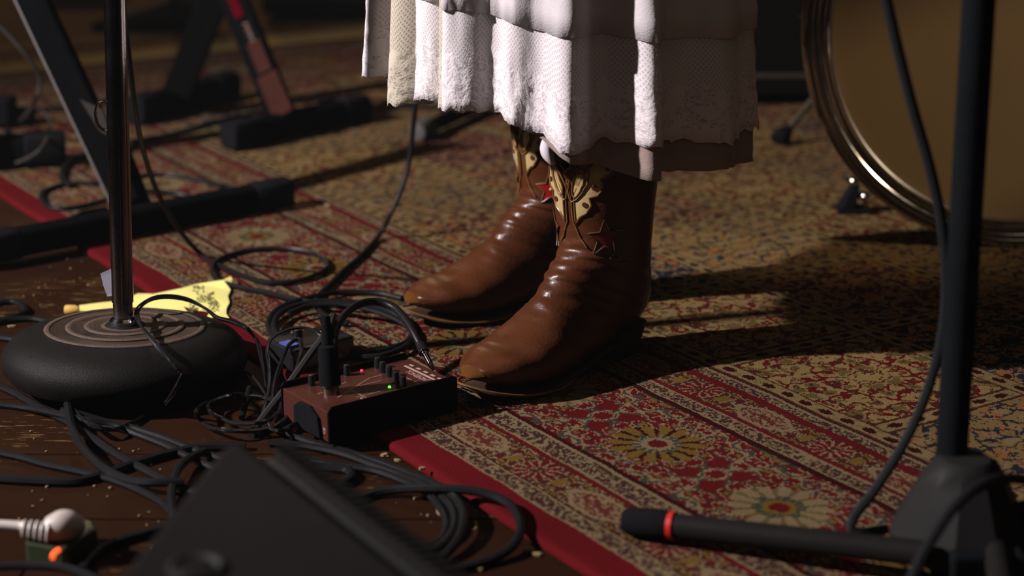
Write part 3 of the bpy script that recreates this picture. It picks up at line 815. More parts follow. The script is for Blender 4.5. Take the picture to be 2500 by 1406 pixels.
for (px, py) in ((918, 895), (934, 908), (950, 918), (967, 933), (984, 943), (847, 915), (761, 940)):
    x, y_ = pt(px, py)
    x = min(max(x, .006), LN - .006); y_ = min(max(y_, .006), DP - .008)
    k_ = MB().lathe([(.0040, 0), (.0036, .001), (.0034, .0095), (.0028, .0108), (0, .011)], Matrix.Translation((x, y_, TZ)), 20).build('knob', KNOB, ped)
for (px, py, c_, nm, e) in ((883, 906, (1, .02, .05), 'red_lamp', 2.2), (951, 946, (.15, 1, .03), 'green_lamp', 1.6)):
    x, y_ = pt(px, py); y_ = max(y_, .003)
    MB().lathe([(.0016, 0), (.0016, .0008), (.001, .0018), (0, .0021)], Matrix.Translation((x, y_, TZ)), 14).build(nm, mat(nm, c_, .3, emis=(c_, e)), ped)
# printed white lines, blocks and lettering on the top
pr = MB()
def bar(x0, y0, x1, y1, wd): 
    v_ = Vector((x1 - x0, y1 - y0, 0)); L = v_.length; M_ = Matrix.Translation(((x0 + x1) / 2, (y0 + y1) / 2, TZ)) @ Matrix.Rotation(math.atan2(v_.y, v_.x), 4, 'Z'); pr.box((0, 0, 0), (L, wd, .0003)); 
    for i in range(-8, 0): p = M_ @ Vector(pr.v[i]); pr.v[i] = tuple(p)
bar(LN - .0350, .004, LN - .0350, DP - .010, .0005)
for i in range(5): bar(LN - .0105, .010 + i * .0125, LN - .0105, .0165 + i * .0125, .0030)
bar(LN - .0165, .014, LN - .0165, DP - .020, .0030)
for (a, b_, c_, d_) in ((.052, .012, .052, .045), (.052, .045, .090, .045), (.045, .020, .090, .020), (.090, .020, .100, .036), (.030, .030, .085, .058), (.085, .058, .100, .058), (.020, .050, .060, .062)): bar(a, b_, c_, d_, .0005)
tag(pr.build('printed_lines', PRINT, ped, smooth=False), kind='stuff')

text_mesh('lettering', 'TONEBONE', .0088, PRINT, ped, Matrix.Translation((LN - .0240, .0330, TZ + .0002)) @ Matrix.Rotation(-PI / 2, 4, 'Z') @ Matrix.Scale(.78, 4, (1, 0, 0)))
text_mesh('lettering', 'S', .010, PRINT, ped, Matrix.Translation((.047, .012, TZ + .0002)) @ Matrix.Rotation(-.3, 4, 'Z'))
text_mesh('lettering', 'CE', .0055, PRINT, ped, Matrix.Translation((.0010, .0080, .011)) @ Matrix.Rotation(PI / 2, 4, 'X') @ Matrix.Rotation(-PI / 2, 4, 'Y') @ Matrix.Rotation(PI / 2, 4, 'Z'))
# black wheel-shaped cheek on the left end
MB().prism([(.012 + .0 , .002), (.060, .002), (.060, .022), (.050, .029), (.030, .030), (.016, .022)], -.0022, .0012, Matrix(((0, 0, 1, 0), (1, 0, 0, 0), (0, 1, 0, 0), (0, 0, 0, 1)))).build('end_grip', RUBBER, ped, smooth=False, bevel=.001)

# ------------------------------------------------------------------ second pedal with foot switch
q0 = at(742, 925, .009); q1 = at(893, 886, .009); ax2 = (q1 - q0).normalized(); n2 = Vector((-ax2.y, ax2.x, 0)); L2 = (q1 - q0).length
ped2 = empty('stomp_pedal', q0 + n2 * .016, math.atan2(ax2.y, ax2.x), 'small black foot pedal with a chrome foot switch, behind the burgundy pedal', 'pedal')
MB().box((L2 / 2, .030, .013), (L2, .052, .026)).build('housing', mat('glossy_black_case', (.010, .010, .011), .2, coat=.4), ped2, smooth=False, bevel=.003)
sx_ = L2 - .018
MB().lathe([(.0075, .026), (.0075, .029), (.0058, .0292), (.0055, .036), (.0068, .037), (.0070, .041), (.0045, .0432), (0, .0436)], Matrix.Translation((sx_, .030, 0)), 24).build('foot_switch', CHROME, ped2)
MB().box((.008, .022, .0268), (.014, .020, .002)).build('label_plate', mat('blue_label', (.03, .06, .28), .3), ped2, smooth=False, bevel=.0004)
MB().lathe([(.005, 0), (.005, .008), (0, .0085)], Matrix.Translation((.030, .040, .026)), 16).build('knob', KNOB, ped2)
p_ = MB().box((L2 * .5, -.0005 + .005, .016), (.02, .001, .004)); p_.build('side_print', PRINT, ped2, smooth=False)

# ------------------------------------------------------------------ cables
def path(pts, step=.006):
    o = []
    for p in pts:
        if len(p) == 3: o.append(at(p[0], p[1], p[2]))
        else: o.append(onY(p[0], p[1], p[3]))
    return spline(o, step)
def cable(label, r, pts, m=CABLE, name='cable', group=None, cat='cable', flat=None, n=8, parent=None):
    P = path(pts); c = P[len(P) // 2].copy(); c.z = min(p.z for p in P)
    o = MB().tube([p - c for p in P], r, n, flat=flat).build(name, m, parent, loc=c)
    if not parent: tag(o, label, cat, group)
    return o
R = .0115; W = .0035
cable('black cable hanging beside the chrome pole and curling into a loop on the rug', .0033, [
    (296, -30, 0, 1.97), (304, 50, 0, 1.98), (316, 150, 0, 2.00), (332, 280, 0, 2.04), (352, 375, 0, 2.09), (385, 470, 0, 2.14), (430, 550, 0, 2.19), (490, 620, R), (560, 660, R), (640, 687, R), (710, 688, R), (770, 672, R), (800, 650, R), (780, 625, R), (730, 610, R), (670, 606, R), (600, 612, R), (545, 628, R), (518, 650, R), (530, 682, R), (580, 700, R), (640, 712, R), (700, 726, R + .004), (760, 738, R + .006), (830, 748, R + .008), (860, 755, R + .01)])
cable('black cable dropping from behind the dress to the rug', .0034, [
    (1016, 235, 0, 2.36), (1008, 320, 0, 2.36), (998, 400, 0, 2.355), (980, 460, 0, 2.345), (955, 520, 0, 2.335), (925, 575, 0, 2.33), (880, 625, R), (840, 660, R), (805, 695, R), (780, 720, R), (770, 745, R + .006), (800, 775, R + .004), (850, 790, R)])
cable('coiled black cable piled behind the pedals', .0036, [
    (982, 728, R), (930, 716, R), (870, 714, R), (810, 716, R + .002), (750, 728, R + .006), (690, 748, R + .006), (660, 775, R + .004), (658, 805, R), (690, 832, R), (750, 850, R), (830, 860, R), (900, 860, R), (960, 850, R), (1000, 830, R), (1005, 800, R), (985, 775, R), (930, 752, R + .006), (860, 738, R + .010), (780, 736, R + .010), (710, 750, R + .008), (675, 775, R + .006), (672, 808, R + .004), (700, 835, R + .005)])
cable('second coil of black cable lying inside the pile behind the pedals', .0034, [
    (705, 765, R + .008), (760, 745, R + .012), (830, 742, R + .014), (900, 755, R + .012), (965, 778, R + .008), (1010, 812, R + .002), (990, 845, R + .004), (930, 868, R + .002), (860, 872, R)])
jc = empty('instrument_cable', at(950, 870, 0), 0, 'thick black cable arching up to a bare silver jack plug at the pedal', 'cable')
P = path([(816, 855, .055), (818, 810, .070), (838, 772, .078), (872, 745, .080), (915, 736, .078), (958, 748, .074), (990, 780, .068), (1012, 815, .060), (1026, 842, .052)])
MB().tube([p - jc.location for p in P], .0042, 10).build('jacket', CABLE, jc)
d = (P[-1] - P[-4]).normalized(); M = frame(P[-1] - d * .002 - jc.location, P[-1] + d - jc.location)
MB().lathe([(.0044, 0), (.0050, .002), (.0050, .010), (.0058, .011), (.0058, .013), (.0040, .0135)], M, 20).build('plug_sleeve', KNOB, jc)
MB().lathe([(.0042, .013), (.0042, .0155), (.0031, .016), (.0031, .030), (.0022, .031), (.0030, .033), (.0012, .038), (0, .0385)], M, 20).build('jack_tip', CHROME, jc)
# XLR connector plugged into the pedal
x0 = at(809, 985, .030); x1 = x0 + Vector((-.003, .010, .058))
xl = empty('microphone_connector', x0, 0, 'black and silver round connector standing up from the burgundy pedal', 'connector')
M = frame((0, 0, 0), x1 - x0)
MB().lathe([(.0078, 0), (.0082, .002), (.0082, .016), (.0090, .0165), (.0090, .018)], M, 28).build('metal_shell', mat('satin_nickel', (.30, .25, .19), .3, 1), xl)
MB().lathe([(.0105, .0175), (.0107, .030), (.0100, .040), (.0102, .046), (.0095, .056), (.0070, .058)], M, 28).build('rubber_body', RUBBER, xl)
MB().lathe([(.0060, .057), (.0054, .072), (.0044, .080), (.0042, .086)], M, 20).build('strain_relief', RUBBER, xl)
MB().lathe([(.0092, .0172), (.0108, .0176), (.0108, .0184), (.0092, .0188)], M, 28).build('bright_ring', CHROME, xl)
cable('long dark cable rising slantwise from the floor to the standing connector', .0042, [
    (612, 1062, W), (650, 1010, .012), (690, 960, .025), (725, 912, .040), (760, 862, .055), (790, 822, .068), (806, 792, .078), (812, 772, .075)], mat('matt_grey_cable', (.022, .021, .020), .5, spec=.08))
# left-hand bundle on the bare boards
cable('thick dark cable curving past the round base and under the bundle', .0042, [(-20, 822, W), (60, 835, W), (115, 868, W + .004), (150, 925, W + .008), (165, 985, W + .010), (175, 1040, W + .010), (200, 1090, W + .010), (250, 1140, W + .006), (310, 1170, W + .005), (370, 1178, W + .008), (450, 1176, W + .008)])
cable('dark cable running straight across the middle of the left bundle', .0042, [(-20, 935, W), (40, 962, W), (100, 997, W), (170, 1032, W + .002), (230, 1072, W + .002), (290, 1112, W), (360, 1150, W), (430, 1184, W), (520, 1215, W)])
cable('lower of two shiny cables leading right toward the ribbed case', .0036, [(-20, 985, W), (60, 995, W), (120, 1006, W + .004), (200, 1024, W + .008), (270, 1035, W + .004), (330, 1058, W), (400, 1085, W), (460, 1115, W), (540, 1150, W)])
cable('upper of two shiny cables leading right toward the ribbed case', .0036, [(150, 1002, W + .008), (200, 1012, W + .006), (260, 1030, W), (330, 1046, W), (400, 1068, W), (450, 1088, W), (500, 1106, W), (580, 1130, W)])
cable('shiny black cable low at the left below the bundle', .0036, [(-20, 1102, W), (50, 1116, W), (105, 1132, W), (180, 1148, W), (250, 1164, W), (310, 1184, W), (370, 1212, W), (410, 1240, W), (440, 1290, W)])
cable('black cable crossing under the left bundle toward the ribbed case', .0048, [(-20, 1168, W), (80, 1174, W), (180, 1176, W), (250, 1160, W), (330, 1132, W), (420, 1106, W), (500, 1092, W), (600, 1090, W)])
cable('short dark cable bending down beside the ribbed case', .0040, [(500, 1100, W + .004), (460, 1120, W + .006), (435, 1145, W + .008), (422, 1180, W + .006), (418, 1220, W + .003), (425, 1270, W)])
cable('short looped cable lying left of the round base', .0038, [(-20, 742, W), (30, 735, W), (55, 748, W), (60, 762, W), (20, 778, W), (-20, 782, W)])
cable('black cable touching the left edge of the round base', .0036, [(-20, 790, W), (30, 780, W), (80, 778, W), (120, 785, W)])
# right-hand bundle
cable('uppermost of the parallel cables running down right from the pedal', .0040, [(690, 1052, W), (760, 1080, W), (840, 1102, W), (920, 1126, W), (990, 1152, W), (1050, 1176, W + .004), (1100, 1205, W + .008), (1130, 1245, W + .010), (1128, 1290, W + .008), (1105, 1335, W + .004), (1060, 1372, W), (980, 1392, W)])
cable('second parallel cable running down right from the pedal', .0040, [(660, 1082, W), (740, 1088, W), (830, 1106, W), (910, 1134, W), (980, 1160, W), (1035, 1184, W + .004), (1080, 1212, W + .004), (1108, 1250, W + .004), (1108, 1290, W + .002), (1080, 1330, W), (1030, 1352, W)])
cable('third parallel cable running down right, splitting below the others', .0038, [(700, 1100, W), (780, 1128, W), (850, 1138, W), (920, 1150, W), (985, 1174, W), (1040, 1200, W + .003), (1075, 1240, W), (1090, 1280, W), (1075, 1320, W), (1030, 1340, W)])
cable('short dark cable curling under the parallel cables', .0046, [(740, 1134, W), (800, 1142, W), (850, 1148, W), (858, 1165, W), (835, 1180, W), (800, 1192, W), (760, 1196, W)])
cable('black cable making a wide loop over the red rug edge', .0042, [(855, 1226, W), (900, 1208, W), (960, 1196, W + .003), (1040, 1192, W + .010), (1120, 1194, W + .014), (1190, 1206, .017), (1240, 1228, .015), (1266, 1262, .013), (1270, 1300, .011), (1250, 1335, .008), (1205, 1364, W + .001), (1150, 1382, W), (1090, 1392, W)])
# thin twin lead over the round base and its tangle
TW = CABLE2
def twin(label, pts, r=.0016, group=None, **k):
    P = path(pts, .004); c = P[len(P) // 2].copy(); c.z = min(p.z for p in P)
    e = MB()
    for sg in (1, -1):
        Q = []
        for i, p in enumerate(P):
            a = i * .16; tdir = (P[min(i + 1, len(P) - 1)] - P[max(i - 1, 0)]).normalized(); s_ = tdir.orthogonal().normalized(); b_ = tdir.cross(s_)
            Q.append(p - c + (s_ * math.cos(a) + b_ * math.sin(a)) * r * .8 * sg)
        e.tube(Q, r, 6)
    o = e.build('twin_lead', TW, loc=c); tag(o, label, 'cable', group); tag(o, kind=None); return o
twin('thin black twin lead looping over the round base', [(462, 916, .046), (438, 905, .058), (408, 872, .068), (380, 840, .070), (348, 800, .072), (334, 768, .072), (345, 745, .068), (375, 728, .072), (415, 724, .072), (460, 732, .068), (500, 752, .060), (530, 775, .052), (570, 786, .046), (605, 803, .040), (630, 838, .034), (640, 880, .026), (648, 920, .018), (655, 960, .010)])
twin('thin twin lead drooping in front of the round base', [(448, 912, .056), (432, 945, .042), (405, 985, .016), (380, 1000, W), (330, 1030, W), (285, 1046, W + .006), (230, 1040, W + .012), (190, 1010, W + .008), (160, 975, .012)])
random.seed(11)
def loopc(label, cx, cy, rx, ry, a0, a1, z, r, jitter=6, m=CABLE2, extra=()):
    pts = []
    n = max(8, int(abs(a1 - a0) / 28))
    for i in range(n + 1):
        a = math.radians(a0 + (a1 - a0) * i / n)
        pts.append((cx + rx * math.cos(a) + random.uniform(-jitter, jitter), cy + ry * math.sin(a) + random.uniform(-jitter, jitter) * .5, z + random.uniform(0, .006) + .004 * (i % 3)))
    return cable(label, r, list(extra) + pts, m)
loopc('large outer ring of the thin-cable tangle left of the pedal', 590, 1010, 108, 44, 330, -40, W, .0022)
loopc('smaller inner ring of the thin-cable tangle left of the pedal', 600, 998, 88, 34, 20, 400, W + .004, .0022)
loopc('dense thin coil in the shade at the left end of the burgundy pedal', 688, 1015, 42, 34, 0, 700, W, .0020, 8)
cable('thin glossy cable rising steeply beside the blue label', .0019, [(640, 1010, W), (655, 960, .015), (658, 905, .030), (652, 860, .040), (662, 828, .048), (700, 806, .052), (740, 800, .052), (775, 812, .050), (800, 835, .045)], CABLE2)
cable('thin glossy cable standing up in a narrow bow left of the blue label', .0021, [(690, 1030, W), (668, 985, .012), (672, 930, .030), (688, 880, .045), (705, 842, .055), (728, 828, .058), (736, 848, .055), (728, 890, .042), (712, 935, .025), (700, 985, .010), (690, 1035, W)], CABLE2)
cable('fine cable slanting down to the tangle from the round base', .0016, [(570, 918, .012), (600, 908, .018), (625, 928, .018), (648, 962, .012), (660, 985, .008)], CABLE2)
cable('short thick stub of cable standing in the tangle', .0032, [(610, 945, .020), (600, 985, .010), (590, 1020, W)], RUBBER)
# loops behind, around the near keyboard stand
cable('black cable coiled on the rug around the near stand foot', .0036, [
    (590, 470, R), (540, 452, R), (470, 436, R), (400, 426, R), (330, 432, R), (250, 446, R), (170, 448, R), (115, 462, R), (100, 482, R), (120, 504, R), (170, 508, R), (230, 496, R), (300, 474, R + .004), (370, 466, R + .004), (440, 474, R), (490, 482, R), (530, 470, R), (545, 452, R)])
cable('thick black cable bending round near the leaning stand leg', .0048, [(300, 372, R), (240, 374, R), (190, 384, R), (158, 408, R), (152, 438, R), (175, 455, R)])
cable('black cable lying along the near stand foot', .0036, [(260, 508, .010), (200, 520, .010), (150, 545, .008), (110, 568, .005), (60, 582, .004), (-20, 596, .004)])
cable('thin cable hanging in an arc at the upper left', .0026, [(-20, 50, 0, 2.75), (15, 80, 0, 2.75), (60, 130, 0, 2.75), (92, 175, 0, 2.76), (98, 205, 0, 2.77), (82, 255, 0, 2.80), (45, 300, .012), (10, 325, .012)], mat('grey_thin_cable', (.04, .037, .034), .5, spec=.1))
cable('pale thin cable arching over the black stand foot at the left', .0024, [(30, 292, R), (70, 275, R + .01), (105, 276, .03), (122, 295, .05), (118, 330, .055), (95, 368, .05), (55, 392, .025), (30, 400, .015)], MATS['grey_thin_cable'])
cable('long dark cable crossing the rug behind the stands', .0055, [(-20, 276, R), (80, 270, R), (160, 262, R), (260, 246, R), (350, 242, R)])
cable('dark cable trailing from the chrome pole to the far stand', .0046, [(320, 345, R), (400, 332, R), (470, 315, R), (530, 296, R), (590, 282, R), (650, 270, R), (700, 262, R)])
cable('dark cable lying behind the far stand foot', .0046, [(700, 250, R), (770, 245, R), (850, 240, R), (900, 258, R), (1000, 262, R), (1100, 262, R), (1180, 266, R)])
# right-hand side
cable('cable hanging close to the camera beside the black pole', .0044, [(2160, -20, 0, 1.42), (2190, 110, 0, 1.42), (2228, 260, 0, 1.42), (2268, 400, 0, 1.42), (2298, 540, 0, 1.42), (2310, 680, 0, 1.42), (2300, 820, 0, 1.42), (2262, 960, 0, 1.42), (2208, 1080, 0, 1.41), (2140, 1190, 0, 1.395), (2085, 1262, 0, 1.385), (2078, 1296, 0, 1.378), (2110, 1300, 0, 1.38), (2160, 1292, 0, 1.40)], mat('matt_black_cable', (.012, .013, .014), .5, spec=.06))
cable('black cable sweeping over the tripod housing at the lower right', .0044, [(2530, 1175, 0, 1.30), (2470, 1168, 0, 1.29), (2420, 1174, 0, 1.27), (2370, 1200, 0, 1.25), (2320, 1250, 0, 1.23), (2280, 1310, 0, 1.21), (2245, 1370, 0, 1.19), (2215, 1440, 0, 1.17)], MATS['matt_black_cable'])

# ------------------------------------------------------------------ keyboard stands (black tube, capped feet)
def capped_bar(mb_name, p0, p1, w_, h_, parent, org):
    M_ = frame(p0 - org, p1 - org); L = (p1 - p0).length
    pl = [(w_ / 2 * math.copysign(abs(math.cos(a)) ** .5, math.cos(a)), h_ / 2 * math.copysign(abs(math.sin(a)) ** .5, math.sin(a))) for a in np.linspace(0, 2 * PI, 20, endpoint=False)]
    o = MB().prism(pl, 0, L, M_).build(mb_name, BLACK, parent)
    for z0, z1 in ((-.006, .055), (L - .055, L + .006)):
        q = MB(); pk = [(x * 1.12, y * 1.12) for x, y in pl]; n_ = len(pk)
        zz = [(z0, .86), (z0 + .004, 1.0), (z1 - .004, 1.0), (z1, .93)]
        for z, k in zz: q.v += [tuple(M_ @ Vector((x * k, y * k, z))) for x, y in pk]
        for j in range(3): q.f += [(j * n_ + i, j * n_ + (i + 1) % n_, (j + 1) * n_ + (i + 1) % n_, (j + 1) * n_ + i) for i in range(n_)]
        q.f += [tuple(reversed(range(n_))), tuple(range(3 * n_, 4 * n_))]
        q.build('end_cap', RUBBER, parent)
    return o
fs = at(640, 330, 0)
ks = empty('keyboard_stand', fs, 0, 'far black crossed keyboard stand with a red mark and reddish light painted on one leg', 'stand')
capped_bar('foot_bar', at(562, 332, .0312), at(882, 262, .0312), .040, .040, ks, fs)
capped_bar('foot_bar', at(330, 268, .0338), at(560, 205, .0338), .044, .044, ks, fs)
def beam(name, p0, p1, w_, d_, parent, org, m, bev=.003, up=(0, 1, 0)):
    M_ = frame(p0 - org, p1 - org, up); L = (p1 - p0).length
    return MB().prism([(-w_ / 2, -d_ / 2), (w_ / 2, -d_ / 2), (w_ / 2, d_ / 2), (-w_ / 2, d_ / 2)], 0, L, M_).build(name, m, parent, smooth=False, bevel=bev), M_
la0 = at(690, 282, .045); la1 = onY(548, -60, 3.12)
lb0 = at(430, 235, .045); lb1 = onY(545, -60, 3.22)
beam('leg', la0, la0 + (la1 - la0) * 1.9, .045, .030, ks, fs, BLACK)
beam('leg', lb0, lb0 + (lb1 - lb0) * 1.9, .050, .030, ks, fs, BLACK)
dirn = (la1 - la0).normalized(); ROSE = mat('red_lit_leg_front', (.036, .013, .010), .7, 0, .2, 30, spec=.0)  # rose colour paints red light falling on the leg's front
off = Vector((.0, -.0200, 0)); side = Vector((.005, 0, .002))
for (a, b_, w_, m_, nm) in ((.0, .085, .036, ROSE, 'red_lit_sleeve'), (.085, .150, .024, ROSE, 'red_lit_panel'), (.197, .262, .016, mat('red_mark', (.055, .001, .004), .6, spec=.0), 'red_mark')):
    beam(nm, la0 + dirn * (a + .004) + off + side * (1 if w_ > .02 else .2), la0 + dirn * b_ + off + side * (1 if w_ > .02 else .2), w_, .004, ks, fs, m_, .0006)
mk = MB()
for i in range(7):
    c = la0 + dirn * (.155 + i * .0058) + off * 1.12 + Vector((.006 + .001 * (i % 2), 0, 0)) - fs
    mk.box(c, (.010, .0008, .0026), Matrix.Rotation(.9 if i % 2 else -.2, 3, 'Y'))
tag(mk.build('pale_lettering', mat('pale_mark', (.16, .10, .08), .6), ks, smooth=False), kind='stuff')
ns = at(330, 530, 0)
kn = empty('keyboard_stand', ns, 0, 'near black keyboard stand behind the chrome pole, leg leaning left', 'stand')
capped_bar('foot_bar', at(-60, 610, .026), at(694, 468, .029), .036, .036, kn, ns)
g0 = at(318, 500, .035); g1 = onY(72, -20, 2.50)
lg, Mg = beam('leg', g0, g0 + (g1 - g0) * 1.5, .041, .026, kn, ns, BLACK, .004)
LL = (g1 - g0).length * 1.5
q = MB().prism([(-.0217, -.012), (-.0200, -.0138), (-.0183, -.0138), (-.0200, -.011)], .01, LL, Mg)
q.build('edge_strip', mat('painted_edge_highlight', (.10, .095, .09), .45, .3), kn, smooth=False)  # pale strip drawn in as the highlight along the leg's edge
q = MB(); Mt = Mg
tz = (g0 - onY(225, 290, g0.y)).length
q.v = [tuple(Mt @ Vector(p)) for p in ((.004, -.0140, tz + .030), (.026, -.0140, tz + .004), (.024, -.0140, tz - .018), (.016, -.0140, tz - .030), (.010, -.0140, tz - .020))]
q.v += [tuple(Vector(v) + Vector((0, -.0008, 0))) for v in q.v]
q.f = [(0, 1, 2, 3, 4), (9, 8, 7, 6, 5)] + [(i, (i + 1) % 5, (i + 1) % 5 + 5, i + 5) for i in range(5)]
q.build('tape_patch', mat('dark_torn_tape', (.02, .018, .016), .5, spec=.1), kn, smooth=False)
beam('gusset', at(345, 505, .026), onY(285, 350, 2.44), .030, .008, kn, ns, BLACK, .002)
sf = at(60, 375, 0)
k3 = empty('stand_foot', sf, 0, 'black rounded stand foot lying at the left edge', 'stand')
capped_bar('foot_bar', at(-140, 372, .0345), at(150, 360, .0345), .046, .046, k3, sf)
beam('upright', at(-110, 360, .05), at(-110, 360, .05) + Vector((-.05, .02, .4)), .04, .03, k3, sf, BLACK)
c = at(10, 275, .03)
q = MB(); 
for dx, dy, s_ in ((0, 0, .075), (.045, .01, .045)): q.box((dx, dy, s_ * .32), (s_, s_ * .8, s_ * .62))
o = q.build('power_adapter', RUBBER, loc=(c.x - .02, c.y, RH + .0008), bevel=.006); tag(o, 'black lumpy power adapter on the rug at the left edge', 'adapter')
# stand foot behind, under the hem
c = at(1010, 322, 0); ms = empty('music_stand_foot', c, 0, 'black stand foot with a grey cap behind the dress', 'stand')
p0 = at(1020, 322, .024); p1 = at(1180, 250, .024); M_ = frame(p0 - c, p1 - c)
MB().lathe([(.0, -.004), (.014, -.003), (.0165, .002), (.0165, .045), (.014, .048)], M_, 20).build('foot_cap', mat('grey_rubber', (.05, .05, .045), .6), ms)
MB().lathe([(.0125, .04), (.0125, (p1 - p0).length)], M_, 20).build('tube', BLACK, ms)
MB().lathe([(.011, 0), (.011, .45)], frame(p1 - c, p1 - c + Vector((.02, .05, 1))), 20).build('pole', BLACK, ms)

# ------------------------------------------------------------------ bass drum
DR = Vector((.658, 2.30, .2985))
dm = empty('bass_drum', (DR.x, DR.y, RH), 0, 'bass drum with a chrome hoop and tan head at the right', 'drum')
Md = Matrix.Translation((0, 0, DR.z - RH)) @ Matrix.Rotation(PI / 2, 4, 'X')    # lathe axis -> -Y
HEAD = mat('aged_tan_drum_head', (.15, .095, .040), .5, 0, .10, 6, .05, 300)
def torus_prof(rc, zc, r_, n=10): return [(rc + r_ * math.cos(2 * PI * i / n), zc + r_ * math.sin(2 * PI * i / n)) for i in range(n + 1)]
MB().lathe([(.0, .004), (.252, .004), (.256, .001)], Md, 96).build('drum_head', HEAD, dm, angle=30)
MB().lathe([(.2525, .003), (.2535, .010), (.2565, .0125), (.2600, .011), (.2615, .006), (.2645, .004), (.268, .004), (.2700, .008), (.2740, .009), (.2755, .004), (.2800, .001), (.2835, .002), (.2860, .007), (.2895, .006), (.2905, .000), (.2905, -.012), (.2880, -.016), (.2800, -.016)], Md, 128).build('hoop', CHROME, dm, angle=60)
MB().lathe([(.272, -.014), (.272, -.09), (.268, -.10), (.0, -.10)], Md, 96).build('shell', mat('dark_drum_shell', (.012, .006, .004), .5, spec=.1), dm, angle=30)
for a in (210, 235, 258, 150, 180, 120, 285, 310):
    ca, sa = math.cos(math.radians(a)), math.sin(math.radians(a)); 
    q = MB().tube([Md @ Vector((ca * .280, sa * .280, -.09)), Md @ Vector((ca * .280, sa * .280, -.016))], .003, 8); q.build('tension_rod', CHROME, dm)
# faint stripe across the head
# clamp block with wing screws at the lower left of the hoop
cb = at(2080, 515, RH)
cl = empty('drum_foot_clamp', cb, 0, 'black rubber-footed clamp with bright wing screws against the chrome hoop', 'clamp')
MB().prism([(-.022, -.018), (.026, -.018), (.026, .018), (-.022, .018)], 0, .006).build('base_plate', RUBBER, cl, smooth=False, bevel=.002)
q = MB(); q.v = [tuple(v) for v in ((-.020, -.014, .005), (.004, -.014, .005), (.004, .014, .005), (-.020, .014, .005), (-.002, -.009, .042), (.008, -.009, .042), (.008, .009, .042), (-.002, .009, .042))]
q.f = [(3, 2, 1, 0), (4, 5, 6, 7), (0, 1, 5, 4), (1, 2, 6, 5), (2, 3, 7, 6), (3, 0, 4, 7)]
q.build('block', RUBBER, cl, smooth=False, bevel=.003)
for (x, z) in ((.0, .044), (.017, .022)):
    MB().lathe([(0, -.012), (.0055, -.011), (.0068, -.006), (.0068, 0), (.0045, .003), (0, .004)], Matrix.Translation((x, -.008, z)) @ Matrix.Rotation(PI / 2, 4, 'X') @ Matrix.Rotation(.5, 4, 'Y'), 20).build('screw', CHROME, cl)
MB().lathe([(.004, 0), (.004, .022)], Matrix.Translation((.017, -.004, .004)), 14).build('pin', mat('brass_pin', (.30, .16, .06), .3, 1), cl)
# thin leg with rubber tip behind
l0 = at(1905, 352, RH); l1 = onY(2010, 215, l0.y + .05)
th = empty('cymbal_stand_leg', l0, 0, 'thin slanting metal stand leg with a rubber tip left of the drum', 'stand')
M_ = frame((0, 0, .010), l1 - l0)
MB().lathe([(0, -.009), (.015, -.008), (.017, -.003), (.014, .012), (.008, .022), (.0065, .024)], M_, 18).build('rubber_tip', RUBBER, th)
MB().lathe([(.0058, .02), (.0058, .34)], M_, 18).build('tube', mat('dull_steel', (.10, .085, .06), .4, .7), th)

# ------------------------------------------------------------------ black tripod stand at right, near the camera
tc = at(2310, 1330, 0); tc = Vector((.365, 1.36, RH))
tr = empty('tripod_stand', tc, 0, 'black tripod stand near the camera with a red ring on its leg', 'stand')
pole0 = onY(2318, 1200, 1.37); pole1 = onY(2390, 0, 1.40)
M_ = frame(pole0 - tc - (pole1 - pole0).normalized() * .06, pole1 - tc); PL = (pole1 - pole0).length + .06
NB = mat('near_black_tube', (.006, .007, .008), .5, 0, .2, 40, spec=.0)
MB().lathe([(.0128, 0), (.0128, PL + .25)], M_, 32).build('pole', NB, tr)
hub = MB().lathe([(.058, -.008), (.058, .006), (.050, .022), (.036, .050), (.026, .066), (.020, .070), (.0135, .0705)], Matrix.Translation((0, 0, .020)), 10)
HUBM = mat('grey_moulded_plastic', (.014, .0135, .0135), .45, 0, .15, 40, spec=.06)
hub.build('hub', HUBM, tr, bevel=.004, angle=25)
lt0 = at(1540, 1272, .0215); lt1 = at(2175, 1342, .036); M_ = frame(lt0 - tc, lt1 - tc); LL = (lt1 - lt0).length
MB().lathe([(.0105, .02), (.0105, LL + .03)], M_, 28).build('leg', mat('leg_tube_black', (.010, .0095, .009), .5, spec=.04), tr)
MB().lathe([(0, -.008), (.0095, -.006), (.0122, .000), (.0126, .030), (.0118, .034)], M_, 28).build('rubber_foot', RUBBER, tr)
MB().lathe([(.0112, .0335), (.0120, .0340), (.0120, .0385), (.0112, .0390)], M_, 28).build('red_ring', mat('red_plastic_ring', (.42, .012, .008), .4), tr)
for (a, b_, nm) in ((Vector((.02, -.03, .030)), Vector((-.03, -.33, .016)), 'leg'), (Vector((.03, .01, .03)), Vector((.33, .07, .014)), 'leg')):
    M2_ = frame(a, b_); L_ = (b_ - a).length
    MB().lathe([(.0105, 0), (.0105, L_)], M2_, 24).build(nm, MATS['leg_tube_black'], tr)
    MB().lathe([(.0118, L_ - .03), (.0126, L_ - .026), (.0122, L_ + .002), (0, L_ + .006)], M2_, 24).build('rubber_foot', RUBBER, tr)
q = MB().prism([(-.012, -.004), (.030, .004), (.060, .026), (.056, .034), (.020, .024), (-.012, .016)], -.006, .006, Matrix.Translation((.040, -.01, .035)) @ Matrix.Rotation(PI / 2, 4, 'X')); q.build('lever', NB, tr, smooth=False, bevel=.003)
MB().box((.008, -.050, .018), (.060, .030, .030)).build('leg_bracket', NB, tr, smooth=False, bevel=.004)

